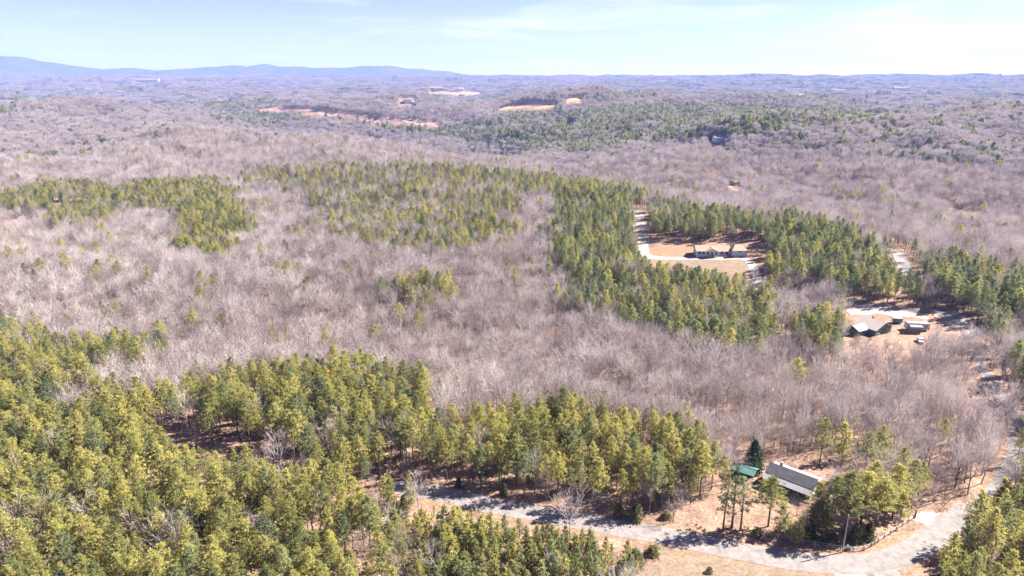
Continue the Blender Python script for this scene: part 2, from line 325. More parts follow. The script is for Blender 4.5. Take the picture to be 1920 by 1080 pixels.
flat_far('hillside_yard', [(1322, 270), (1340, 254), (1366, 258), (1362, 273)], M['yard'], 'sandy yard of the hillside house')
flat_far('roadside_field', [(1755, 376), (1865, 391), (1865, 404), (1755, 391)], M['yard'], 'sandy strip through the bare woods')
flat_far('roadside_field', [(1676, 380), (1712, 374), (1716, 386), (1676, 390)], M['yard'], 'small sandy patch in the bare woods')
flat_far('far_lane', [(1815, 268), (1892, 272), (1892, 278), (1815, 274)], M['yard'], 'far pale lane on the wooded slope')

# ------------------------------------------------------------------ buildings and things people put there
M['weathered'] = mat('weathered brown boards', [(0.3, (0.10, 0.065, 0.05)), (0.7, (0.20, 0.135, 0.10))], scale=3.0, stretch=(1, 1, .2))
M['pinkwall'] = plain('pale pinkish siding', (0.36, 0.28, 0.245), var=.15)
M['greyroof'] = mat('grey ribbed roof', [(0.3, (0.085, 0.083, 0.088)), (0.7, (0.12, 0.117, 0.122))], scale=.9, rough=.55, detail=6)
M['lightroof'] = mat('pale grey metal roof', [(0.3, (0.16, 0.15, 0.152)), (0.7, (0.21, 0.20, 0.20))], scale=.8, rough=.5, detail=6)
M['whiteroof'] = mat('white metal roof', [(0.3, (0.26, 0.26, 0.265)), (0.7, (0.33, 0.33, 0.33))], scale=.8, rough=.45)
M['greenroof'] = mat('green metal roof', [(0.3, (0.05, 0.125, 0.105)), (0.7, (0.085, 0.18, 0.15))], scale=.8, rough=.4)
M['tanroof'] = mat('tan shingles', [(0.3, (0.24, 0.165, 0.115)), (0.7, (0.33, 0.235, 0.165))], scale=1.2, detail=8)
M['beigeroof'] = mat('beige shingles', [(0.3, (0.30, 0.25, 0.225)), (0.7, (0.39, 0.33, 0.30))], scale=1.0, detail=8)
M['darkroof'] = mat('dark shingles', [(0.3, (0.05, 0.052, 0.06)), (0.7, (0.085, 0.085, 0.095))], scale=1.0, detail=8)
M['whitewall'] = plain('white siding', (0.62, 0.62, 0.61), var=.06)
M['greenwall'] = plain('green siding', (0.085, 0.19, 0.14), var=.12)
M['tanwall'] = plain('tan wall', (0.36, 0.30, 0.22), var=.1)
M['frame'] = plain('white trim', (0.52, 0.52, 0.50), var=.05)
M['glass'] = plain('dark window glass', (0.035, 0.045, 0.055), rough=.12, var=.1)
M['door'] = plain('brown door', (0.16, 0.09, 0.06))
M['concrete_pier'] = plain('grey block', (0.22, 0.21, 0.20))
M['poleW'] = mat('grey treated pole', [(0.3, (0.30, 0.275, 0.25)), (0.7, (0.42, 0.39, 0.36))], scale=2, stretch=(1, 1, .15))
M['rail'] = mat('silvered rails', [(0.3, (0.20, 0.175, 0.16)), (0.7, (0.40, 0.365, 0.34))], scale=.5)
M['steel'] = plain('galvanised steel', (0.33, 0.35, 0.36), rough=.4, metal=.5)
M['red'] = plain('red car paint', (0.32, 0.03, 0.03), rough=.25, var=.05)
M['carwhite'] = plain('white car paint', (0.5, 0.5, 0.5), rough=.25, var=.04)
M['teal'] = plain('teal paint', (0.09, 0.17, 0.165), rough=.4)
M['tyre'] = plain('black rubber', (0.03, 0.03, 0.03))
M['ceramic'] = plain('brown insulator', (0.12, 0.05, 0.03), rough=.3)

class Shape:
    def __init__(s): s.V, s.F = [], []
    def box(s, x0, x1, y0, y1, z0, z1):
        b = len(s.V); s.V += [(x, y, z) for z in (z0, z1) for y in (y0, y1) for x in (x0, x1)]
        s.F += [tuple(b + i for i in f) for f in ((0, 2, 3, 1), (4, 5, 7, 6), (0, 1, 5, 4), (2, 6, 7, 3), (0, 4, 6, 2), (1, 3, 7, 5))]; return s
    def slab(s, P, t):
        """a sheet through the points P, t thick (downwards)"""
        b = len(s.V); n = len(P); s.V += [tuple(p) for p in P] + [(p[0], p[1], p[2] - t) for p in P]
        s.F += [tuple(b + i for i in range(n)), tuple(b + n + i for i in reversed(range(n)))] + [(b + i, b + n + i, b + n + (i + 1) % n, b + (i + 1) % n) for i in range(n)]; return s
    def prism(s, P, y0, y1):
        """outline P in x,z pulled from y0 to y1"""
        b = len(s.V); n = len(P); s.V += [(x, y0, z) for x, z in P] + [(x, y1, z) for x, z in P]
        s.F += [tuple(b + i for i in range(n)), tuple(b + n + i for i in reversed(range(n)))] + [(b + i, b + n + i, b + n + (i + 1) % n, b + (i + 1) % n) for i in range(n)]; return s
    def cyl(s, p0, p1, r0, r1, n=10):
        V, F = [], []; tube(V, F, p0, p1, r0, r1, n); b = len(s.V); s.V += [tuple(v) for v in V]; s.F += [tuple(b + i for i in f) for f in F]
        s.F.append(tuple(b + n - 1 - i for i in range(n))); return s
    def put(s, name, m, parent, bevel=0.0):
        me = new_mesh(name, s.V, s.F, [m]); bm = bmesh.new(); bm.from_mesh(me); bmesh.ops.recalc_face_normals(bm, faces=bm.faces)
        if bevel: bmesh.ops.bevel(bm, geom=bm.edges[:], offset=bevel, segments=2, affect='EDGES')
        bm.to_mesh(me); bm.free(); o = link(name, me, parent); return o
def tube(V, F, p0, p1, r0, r1, n=5):
    p0 = np.array(p0, float); p1 = np.array(p1, float); d = p1 - p0; d /= np.linalg.norm(d) + 1e-9
    a = np.cross(d, (0, 0, 1.0) if abs(d[2]) < 0.9 else (1.0, 0, 0)); a /= np.linalg.norm(a); b = np.cross(d, a); s = len(V)
    for p, r in ((p0, r0), (p1, r1)):
        for k in range(n):
            t = 6.2832 * k / n; V.append(p + (a * math.cos(t) + b * math.sin(t)) * r)
    for k in range(n): F.append((s + k, s + (k + 1) % n, s + n + (k + 1) % n, s + n + k))
    F.append(tuple(s + n + k for k in range(n)))
def thing(name, x, y, rz, label, cat, group=None, dz=0.0):
    e = bpy.data.objects.new(name, None); COL.objects.link(e); e.location = (x, y, gz(x, y) + dz); e.rotation_euler = (0, 0, rz); e.empty_display_size = .5
    return tag(e, label, cat, group)
def window(parent, x, z, w, h, y, face=-1, along='x'):
    """a window with frame and sill on a wall plane (along x at y, or along y at x=y)"""
    def bx(u0, u1, d0, d1, z0, z1):
        d0, d1 = sorted((y + face * d0, y + face * d1))
        return Shape().box(u0, u1, d0, d1, z0, z1) if along == 'x' else Shape().box(d0, d1, u0, u1, z0, z1)
    p = bx(x - w / 2, x + w / 2, .012, .03, z, z + h).put('window', M['glass'], parent)
    f = Shape()
    for q in (bx(x - w / 2 - .09, x - w / 2, .0, .06, z - .09, z + h + .09), bx(x + w / 2, x + w / 2 + .09, .0, .06, z - .09, z + h + .09), bx(x - w / 2, x + w / 2, .0, .055, z + h, z + h + .09), bx(x - .03, x + .03, .02, .05, z, z + h)):
        b = len(f.V); f.V += q.V; f.F += [tuple(b + i for i in t) for t in q.F]
    f.put('frame', M['frame'], p); bx(x - w / 2 - .09, x + w / 2 + .09, .0, .12, z - .09, z - .003).put('sill', M['frame'], p)
def door(parent, x, w, h, y, face=-1, m='door', z=.15):
    d0, d1 = sorted((y + face * .01, y + face * .05)); d = Shape().box(x - w / 2, x + w / 2, d0, d1, z, z + h).put('door', M[m], parent)
    d0, d1 = sorted((y + face * .05, y + face * .1)); Shape().box(x + w * .34, x + w * .40, d0, d1, z + h * .45, z + h * .49).put('handle', M['steel'], d)
def ribs(parent, P0, P1, Q0, Q1, n, m, h=.04, w=.05):
    """raised seams from the edge P0-P1 to the edge Q0-Q1"""
    P0, P1, Q0, Q1 = map(np.array, (P0, P1, Q0, Q1)); s = Shape(); ax = (P1 - P0) / np.linalg.norm(P1 - P0) * w / 2
    for k in range(n + 1):
        a = P0 + (P1 - P0) * k / n; b = Q0 + (Q1 - Q0) * k / n; up = np.array([0, 0, h]); s.slab([a - ax + up, a + ax + up, b + ax + up, b - ax + up], h + .01)
    o = s.put('seams', m, parent); o['kind'] = 'stuff'; return o

# --- the cabin beside the road: x runs along the eave, y from the porch to the back
CA = math.atan2(-7.7, 8.5); cx0, cy0 = at(1428, 912)
def cabin():
    L_ = 11.6; t = thing('cabin', cx0, cy0, CA, 'long cabin with two-tone grey metal roof and deep porch', 'house')
    w = Shape(); w.box(0.35, L_ - .35, 1.9, 7.9, .25, 3.0).put('wall', M['weathered'], t)
    for nm, x0, x1 in (('gable_wall', L_ - .352, L_ - .30), ('gable_wall', .30, .352)):
        g = Shape(); b = 0; P = [(1.9, .25), (7.9, .25), (7.9, 3.35), (4.5, 4.62), (1.9, 3.05)]
        g.V = [(x0, y, z) for y, z in P] + [(x1, y, z) for y, z in P]; g.F = [(0, 1, 2, 3, 4), (9, 8, 7, 6, 5)] + [(i, i + 5, (i + 1) % 5 + 5, (i + 1) % 5) for i in range(5)]; g.put(nm, M['pinkwall'], t)
    Shape().box(.1, L_ - .1, .15, 7.95, -.6, .247).put('foundation', M['concrete_pier'], t)
    Shape().box(.05, L_ - .05, .05, 1.9, .25, .36).put('porch_deck', M['weathered'], t)
    r = Shape().slab([(-.15, -.2, 2.55), (L_ + .15, -.2, 2.55), (L_ + .15, 2.0, 3.12), (-.15, 2.0, 3.12)], .1).put('porch_roof', M['lightroof'], t); ribs(r, (-.1, -.2, 2.55), (L_ + .1, -.2, 2.55), (-.1, 2., 3.12), (L_ + .1, 2., 3.12), 14, M['lightroof'])
    r = Shape().slab([(-.3, 1.85, 3.22), (L_ + .3, 1.85, 3.22), (L_ + .3, 4.65, 4.95), (-.3, 4.65, 4.95)], .12).put('roof', M['greyroof'], t); ribs(r, (-.25, 1.85, 3.22), (L_ + .25, 1.85, 3.22), (-.25, 4.65, 4.95), (L_ + .25, 4.65, 4.95), 18, M['greyroof'])
    r = Shape().slab([(.1, 4.45, 4.62), (L_ + .45, 4.45, 4.62), (L_ + .45, 8.5, 3.35), (.1, 8.5, 3.35)], .1).put('rear_roof', M['whiteroof'], t); ribs(r, (.15, 4.75, 4.53), (L_ + .4, 4.75, 4.53), (.15, 8.5, 3.35), (L_ + .4, 8.5, 3.35), 16, M['whiteroof'])
    for k in range(6): Shape().box(.1 + k * (L_ - .4) / 5, .26 + k * (L_ - .4) / 5, .02, .18, .36, 2.58).put('post', M['weathered'], t)
    for k in range(5):
        if k == 2: continue
        x0 = .27 + k * (L_ - .4) / 5; x1 = .09 + (k + 1) * (L_ - .4) / 5
        Shape().box(x0, x1, .07, .13, 1.12, 1.2).put('railing', M['weathered'], t); Shape().box(x0, x1, .07, .13, .62, .68).put('railing', M['weathered'], t)
    for x in (2.2, 4.0, 8.2, 9.9): window(t, x, 1.25, 1.0, 1.2, 1.9)
    door(t, 6.1, 1.0, 2.1, 1.9, z=.37)
    for y in (3.6, 6.0): window(t, y, 1.3, 1.0, 1.2, L_ - .3, 1, 'y')
    Shape().box(2.0, 2.7, 5.3, 6.0, 3.9, 5.4).put('chimney', M['concrete_pier'], t)
cabin()
def shed():
    x, y = at(1394, 894); t = thing('shed', x, y, R(-36), 'open shed with a green metal roof beside the cabin', 'shed')
    for sx in (-2.7, 0, 2.7):
        for sy in (-1.7, 1.7): Shape().box(sx - .07, sx + .07, sy - .07, sy + .07, -.2, 2.3).put('post', M['weathered'], t)
    Shape().box(-2.7, 2.7, 1.62, 1.68, .1, 2.25).put('wall', M['weathered'], t)
    for sg, nm in ((-1, 'roof'), (1, 'roof')):
        r = Shape().slab([(-3.2, 0, 3.15), (3.2, 0, 3.15), (3.2, sg * 2.3, 2.35), (-3.2, sg * 2.3, 2.35)], .08).put('roof', M['greenroof'], t); ribs(r, (-3.15, 0, 3.15), (3.15, 0, 3.15), (-3.15, sg * 2.3, 2.35), (3.15, sg * 2.3, 2.35), 10, M['greenroof'])
    Shape().box(-3.22, 3.22, -.12, .12, 3.12, 3.2).put('ridge_cap', M['greenroof'], t)
shed()

# --- ranch house on the slope
def ranch():
    x, y = at(1350, 480); t = thing('ranch_house', x, y, R(-2), 'white ranch house with tan roof, porch gable and tall garage', 'house')
    Shape().box(-13, 6, 0, 8.5, -.8, 2.9).put('wall', M['whitewall'], t)
    Shape().slab([(-13.6, -.6, 2.75), (6.2, -.6, 2.75), (6.2, 4.25, 5.1), (-13.6, 4.25, 5.1)], .16).put('roof', M['tanroof'], t)
    Shape().slab([(-13.6, 9.1, 2.75), (-13.6, 4.25, 5.105), (6.2, 4.25, 5.105), (6.2, 9.1, 2.75)], .16).put('roof', M['tanroof'], t)
    g = Shape(); g.V = [(-12.99, 0, 2.8), (-12.99, 8.5, 2.8), (-12.99, 4.25, 4.85), (-12.9, 0, 2.8), (-12.9, 8.5, 2.8), (-12.9, 4.25, 4.85)]; g.F = [(0, 1, 2), (5, 4, 3), (0, 3, 4, 1), (1, 4, 5, 2), (2, 5, 3, 0)]; g.put('gable_wall', M['whitewall'], t)
    for sg in (-1, 1): Shape().slab([(-4.6, -2.4, 4.75), (-4.6, 3.6, 4.75), (-4.6 + sg * 4.0, 3.6, 2.85), (-4.6 + sg * 4.0, -2.4, 2.85)], .14).put('porch_roof', M['tanroof'], t)
    Shape().prism([(-8.2, 2.75), (-1.0, 2.75), (-4.6, 4.5)], -2.1, -1.95).put('porch_gable', M['whitewall'], t)
    for px_ in (-7.9, -5.7, -3.5, -1.3): Shape().box(px_ - .13, px_ + .13, -2.15, -1.9, -.3, 2.8).put('post', M['frame'], t)
    Shape().box(-8.2, -1.0, -2.2, -.002, -.4, .1).put('porch_deck', M['concrete'], t)
    gw = Shape().box(6.002, 14, -3, 7, -.8, 4.1).put('garage_wall', M['whitewall'], t)
    ap = [(8.4, 2, 6.4), (11.6, 2, 6.4)]; c = [(5.5, -3.6, 3.95), (14.5, -3.6, 3.95), (14.5, 7.6, 3.95), (5.5, 7.6, 3.95)]
    rf = Shape()
    for P in ([c[0], c[1], ap[1], ap[0]], [c[2], c[3], ap[0], ap[1]]): rf.slab(P, .15)
    for P in ([c[1], c[2], ap[1]], [c[3], c[0], ap[0]]): rf.slab(P, .15)
    rf.put('garage_roof', M['tanroof'], t)
    for gx in (8.1, 11.9): Shape().box(gx - 1.4, gx + 1.4, -3.05, -3.01, -.1, 2.4).put('garage_door', M['frame'], t)
    for wx in (-11.5, -9.4, .8, 3.6): window(t, wx, 1.0, 1.3, 1.3, 0)
    for wx in (-6.8, -2.4): window(t, wx, .9, 1.1, 1.4, 0)
    door(t, -4.6, 1.1, 2.1, 0)
    window(t, 10, 3.0, 1.2, .8, -3)
    return x, y
rx_, ry_ = ranch()
# --- green gabled house on the right
def gabled():
    x, y = at(1655, 627); t = thing('gabled_house', x, y, R(28), 'house with beige roof and dark green gable on the right', 'house')
    Shape().box(-5, 5, 0, 9, -.8, 2.7).put('wall', M['greenwall'], t)
    Shape().prism([(-5, 2.7), (5, 2.7), (0, 4.9)], .02, .14).put('gable_wall', M['greenwall'], t); Shape().prism([(-5, 2.7), (5, 2.7), (0, 4.9)], 8.86, 8.98).put('gable_wall', M['greenwall'], t)
    for sg in (-1, 1): Shape().slab([(0, -.7, 5.15), (0, 9.6, 5.15), (sg * 5.7, 9.6, 2.6), (sg * 5.7, -.7, 2.6)], .16).put('roof', M['beigeroof'], t)
    Shape().box(-11, -5.002, 3, 9, -.8, 2.4).put('wing_wall', M['greenwall'], t)
    Shape().slab([(-11.5, 2.5, 2.3), (-4.8, 2.5, 2.3), (-4.8, 6, 3.9), (-11.5, 6, 3.9)], .15).put('wing_roof', M['greyroof'], t); Shape().slab([(-11.5, 9.5, 2.3), (-11.5, 6, 3.904), (-4.8, 6, 3.904), (-4.8, 9.5, 2.3)], .15).put('wing_roof', M['greyroof'], t)
    for wx in (-3, 3): window(t, wx, .9, 1.3, 1.3, 0)
    window(t, 0, 3.2, .9, .8, .02); window(t, -8, .9, 1.2, 1.1, 3); door(t, 0, 1.0, 2.0, 0)
    Shape().box(1.6, 2.2, 6, 6.6, 3.9, 5.7).put('chimney', M['concrete_pier'], t)
gabled()
def camper():
    x, y = at(1718, 619); t = thing('camper', x, y, R(-7), 'long white camper trailer with awning beside the gabled house', 'trailer')
    P = [(-4.4, .6), (4.3, .6), (4.5, 1.0), (4.4, 2.9), (4.1, 3.25), (-4.1, 3.25), (-4.5, 2.8), (-4.6, 1.0)]
    Shape().prism(P, -1.25, 1.25).put('body', M['carwhite'], t, .05)
    Shape().box(-4.2, 4.1, -1.3, 1.3, 3.24, 3.33).put('roof', M['whiteroof'], t)
    for wx, ww in ((-3.2, 1.1), (.6, 1.3), (3.0, .9)): window(t, wx, 1.7, ww, .8, -1.25)
    door(t, -1.2, .8, 1.9, -1.25, m='frame', z=.75)
    Shape().slab([(-3.8, -1.26, 2.9), (1.0, -1.26, 2.9), (1.0, -3.2, 2.35), (-3.8, -3.2, 2.35)], .05).put('awning', M['lightroof'], t)
    for ax in (-3.7, .9): Shape().cyl((ax, -3.1, -.1), (ax, -3.1, 2.36), .03, .03, 6).put('awning_post', M['steel'], t)
    Shape().box(-4.55, 4.45, -1.29, -1.262, 1.1, 1.3).put('stripe', M['teal'], t)
    for wx in (-.6, .4):
        for sy in (-1.2, .98): w = Shape().cyl((wx, sy, .38), (wx, sy + .22, .38), .38, .38, 14).put('wheel', M['tyre'], t)
camper()
def small_trailer():
    x, y = at(1681, 606); t = thing('cargo_trailer', x, y, R(-10), 'short trailer with white roof and teal sides behind the gabled house', 'trailer')
    Shape().prism([(-1.9, .55), (1.9, .55), (1.9, 2.2), (1.7, 2.35), (-1.9, 2.35)], -1, 1).put('body', M['teal'], t, .04); Shape().box(-1.95, 1.75, -1.05, 1.05, 2.35, 2.42).put('roof', M['whiteroof'], t)
    for sy in (-1.15, .97): Shape().cyl((-.2, sy, .33), (-.2, sy + .18, .33), .33, .33, 12).put('wheel', M['tyre'], t)
    Shape().box(1.9, 3.0, -.05, .05, .5, .6).put('drawbar', M['steel'], t); Shape().box(-1.93, -1.9, -.8, .8, .7, 2.1).put('door', M['carwhite'], t)
small_trailer()
def car(x, y, rz, paint, label, pickup=False):
    t = thing('parked_car', x, y, rz, label, 'car')
    if pickup: P = [(-2.6, .45), (2.6, .45), (2.65, .95), (1.7, 1.1), (1.1, 1.75), (-.5, 1.75), (-.7, 1.1), (-2.6, 1.1)]
    else: P = [(-2.2, .4), (2.15, .4), (2.25, .85), (1.3, .98), (.6, 1.5), (-1.1, 1.52), (-1.9, 1.0), (-2.25, .9)]
    b = Shape().prism(P, -.9, .9).put('body', M[paint], t, .06)
    q = [(1.35, 1.1), (.98, 1.66), (-.42, 1.66), (-.55, 1.1)] if pickup else [(1.1, 1.0), (.55, 1.43), (-1.0, 1.43), (-1.5, 1.02)]
    for y0, y1 in ((-.93, -.88), (.88, .93)): Shape().prism(q, y0, y1).put('window', M['glass'], t)
    if pickup: Shape().slab([(1.66, -.7, 1.16), (1.66, .7, 1.16), (1.14, .7, 1.74), (1.14, -.7, 1.74)], .02).put('windscreen', M['glass'], t)
    else: Shape().slab([(1.25, -.7, 1.04), (1.25, .7, 1.04), (.66, .7, 1.5), (.66, -.7, 1.5)], .02).put('windscreen', M['glass'], t)
    for wx in (-1.45, 1.4):
        for s_ in (-1, 1):
            w = Shape().cyl((wx, s_ * .94, .34), (wx, s_ * .74, .34), .34, .34, 14).put('wheel', M['tyre'], t); Shape().cyl((wx, s_ * .955, .34), (wx, s_ * .93, .34), .2, .2, 10).put('rim', M['steel'], w)
    for s_ in (-.65, .65): Shape().box(2.2, 2.3, s_ - .16, s_ + .16, .66, .82).put('headlight', M['frame'], t)
x, y = at(1366, 483); car(x, y, R(200), 'red', 'red car on the concrete drive of the ranch house')
x, y = at(1725, 642); car(x, y, R(70), 'carwhite', 'white pickup half hidden by bare trees below the camper', True)
def board_fence():
    x, y = at(1706, 627); t = thing('board_fence', x, y, R(-8), 'brown board fence below the camper', 'fence')
    for k in range(-6, 7): Shape().box(k * .6 - .28, k * .6 + .28, -.03, .03, -.2, 1.7 + .04 * (k % 3)).put('board', M['weathered'], t)
    for z in (.4, 1.3): Shape().box(-3.9, 3.9, .032, .1, z, z + .12).put('rail', M['weathered'], t)
board_fence()

# --- along the road
def rail_fence():
    c = spline(A((1436, 1003), (1490, 1016), (1560, 1029), (1610, 1034), (1640, 1021), (1670, 1001), (1695, 985), (1713, 973)), .2)
    d = np.concatenate([[0], np.cumsum(np.linalg.norm(np.diff(c, axis=0), axis=1))]); n = int(d[-1] / 2.5); tt = thing('rail_fence', c[0][0], c[0][1], 0, 'weathered two-rail fence following the roadside below the cabin', 'fence'); o = np.array(tt.location)
    P = [np.array([np.interp(k * d[-1] / n, d, c[:, 0]), np.interp(k * d[-1] / n, d, c[:, 1]), 0]) for k in range(n + 1)]
    for p in P: p[2] = gz(p[0], p[1])
    for p in P: q = p - o; Shape().box(q[0] - .09, q[0] + .09, q[1] - .09, q[1] + .09, q[2] - .3, q[2] + 1.15).put('post', M['rail'], tt)
    for a, b in zip(P, P[1:]):
        for z in (.5, .98): Shape().cyl(a - o + [0, 0, z], b - o + [0, 0, z + random.uniform(-.06, .06)], .07, .065, 6).put('rail', M['rail'], tt)
rail_fence()
def pole():
    x, y = at(1579, 1036); t = thing('utility_pole', x, y, R(10), 'grey wooden utility pole between the fence and the pines', 'pole')
    Shape().cyl((0, 0, -.5), (.15, .1, 9.5), .16, .11, 10).put('shaft', M['poleW'], t); Shape().box(-.9, 1.2, .0, .12, 8.7, 8.84).put('crossarm', M['weathered'], t)
    for ix in (-.8, .15, 1.1): Shape().cyl((ix, .06, 8.84), (ix, .06, 9.05), .06, .04, 8).put('insulator', M['ceramic'], t)
pole()
def cabinet():
    x, y = at(1591, 1031); t = thing('utility_box', x, y, R(-20), 'small pale metal utility box beside the pole', 'utility box')
    Shape().box(-.4, .4, -.3, .3, -.1, 1.0).put('body', M['steel'], t, .03); Shape().box(-.43, .43, -.33, .33, 1.0, 1.08).put('lid', M['teal'], t, .02); Shape().box(-.34, .34, -.325, -.302, .1, .9).put('door', M['steel'], t)
cabinet()
def gatepost():
    x, y = at(1715, 973); t = thing('gate_post', x, y, 0, 'dark tall post at the right end of the fence', 'post')
    Shape().box(-.13, .13, -.13, .13, -.3, 2.4).put('shaft', M['weathered'], t, .02); Shape().box(-.17, .17, -.17, .17, 2.4, 2.48).put('cap', M['weathered'], t)
gatepost()
def culvert():
    x, y = at(1735, 948); t = thing('fallen_log', x, y, R(20), 'pale fallen log beside the apron', 'log'); Shape().cyl((-2.6, 0, .22), (2.4, .2, .3), .2, .13, 9).put('stem', M['rail'], t); Shape().cyl((.6, .05, .3), (1.3, -.9, .8), .07, .03, 6).put('branch', M['rail'], t)
culvert()
# --- houses far off, each a thing
def far_house(u, v, w, d, h, rz, wall, roof, label, name='farmhouse', pitch=.45, nwin=3, cat='house', dz=0.):
    x, y = at(u, v); t = thing(name, x, y, rz, label, cat, None, dz)
    Shape().box(-w / 2, w / 2, -d / 2, d / 2, -3, h).put('wall', M[wall], t); rise = pitch * d / 2; o = .04 * d + .3
    for sg in (-1, 1): Shape().slab([(-w / 2 - o, 0, h + rise), (w / 2 + o, 0, h + rise), (w / 2 + o, sg * (d / 2 + o), h - .1), (-w / 2 - o, sg * (d / 2 + o), h - .1)], .25).put('roof', M[roof], t)
    for sg in (-1, 1):
        g = Shape(); x0 = sg * w / 2; x1 = sg * (w / 2 - .1); P = [(-d / 2, h - .2), (d / 2, h - .2), (0, h + rise - .2)]; g.V = [(x0, a, b) for a, b in P] + [(x1, a, b) for a, b in P]; g.F = [(0, 1, 2), (5, 4, 3), (0, 3, 4, 1), (1, 4, 5, 2), (2, 5, 3, 0)]; g.put('gable_wall', M[wall], t)
    for k in range(nwin): window(t, -w / 2 + w * (k + .5) / nwin + (.0 if nwin > 1 else 1.5), h * .38, min(1.5, w / nwin * .5), h * .38, -d / 2)
    door(t, -w / 2 + w * .5 / max(nwin, 1) + w / max(nwin, 1) * .5 if nwin > 1 else -1, 1.1, 2.1, -d / 2, z=.1)
for a in ((764, 192, 26, 18, 6, R(20), 'whitewall', 'darkroof', 'dark-roofed house on a far wooded knoll'),
          (778, 194, 18, 12, 4, R(-15), 'whitewall', 'whiteroof', 'white outbuilding right of the dark-roofed knoll house'),
          (1349, 263, 20, 11, 4, R(10), 'whitewall', 'lightroof', 'white house in a sandy yard on the far slope'),
          (1379, 347, 15, 10, 4, R(35), 'tanwall', 'darkroof', 'dark-roofed house in the bare valley woods'),
          (1669, 365, 12, 8, 4, R(15), 'whitewall', 'lightroof', 'small pale house by the sandy patch in bare woods'),
          (903, 348, 26, 9, 3.2, R(-4), 'whitewall', 'lightroof', 'long building with pale roof among the ridge pines'),
          (738, 340, 13, 9, 4, R(20), 'whitewall', 'lightroof', 'pale house half hidden in the ridge trees'),
          (130, 379, 24, 7, 2.4, R(4), 'tanwall', 'beigeroof', 'long low pale-roofed building by the left pines'),
          (1274, 321, 12, 8, 4, R(-10), 'tanwall', 'tanroof', 'small tan house below the far slope'),
          (1610, 226, 22, 10, 4, R(5), 'whitewall', 'whiteroof', 'white-roofed house on the far right hillside'),
          (480, 182, 60, 16, 6, R(3), 'whitewall', 'lightroof', 'long grey shed far off behind the left pines'),
          (516, 181, 30, 14, 6, R(-6), 'whitewall', 'whiteroof', 'second far shed right of the long grey one'),
          (274, 153, 240, 60, 14, R(4), 'whitewall', 'lightroof', 'very long pale warehouse near the horizon'),
          (398, 160, 90, 35, 12, R(-5), 'tanwall', 'lightroof', 'pale building near the horizon right of the warehouse'),
          (25, 168, 40, 20, 8, R(8), 'whitewall', 'whiteroof', 'small white building far off at the left'),
          (810, 168, 130, 30, 10, R(2), 'tanwall', 'tanroof', 'long tan building on the far field'),
          (860, 169, 70, 28, 10, R(-3), 'tanwall', 'whiteroof', 'pale-roofed building right of the long tan one'),
          (1500, 181, 50, 22, 8, R(6), 'whitewall', 'whiteroof', 'white farm building far off right of centre'),
          (1690, 169, 90, 35, 12, R(-8), 'whitewall', 'lightroof', 'grey building on the far right plain'),
          (1876, 275, 26, 12, 4, R(12), 'whitewall', 'whiteroof', 'white house by the far pale lane')):
    far_house(*a, nwin=3 if a[2] < 40 else 6)
def water_tower():
    u, v = 1876, 150; dx, dy, dz = ray(u, 137.5); k = 6200 / dy; x, y = dx * k, 6200.0; top = CAM_H + dz * k; g = float(hgt(x, y)); h = max(30.0, top - g)
    t = thing('water_tower', x, y, 0, 'water tower standing on the horizon at the right', 'water tower'); t.location.z = g
    s = Shape(); prev = None
    for zz, r in ((0.74, 3), (.78, 9), (.85, 13), (.92, 12), (.97, 7), (1, 1)):
        if prev: s.cyl((0, 0, prev[0] * h), (0, 0, zz * h), prev[1], r, 16)
        prev = (zz, r)
    s.put('tank', M['steel'], t)
    for k in range(6): a = k * 1.0472; Shape().cyl((11 * math.cos(a), 11 * math.sin(a), -2), (9 * math.cos(a), 9 * math.sin(a), .8 * h), 1.1, .9, 6).put('leg', M['steel'], t)
    Shape().cyl((0, 0, -2), (0, 0, .78 * h), 2, 2, 8).put('riser', M['steel'], t)
water_tower()

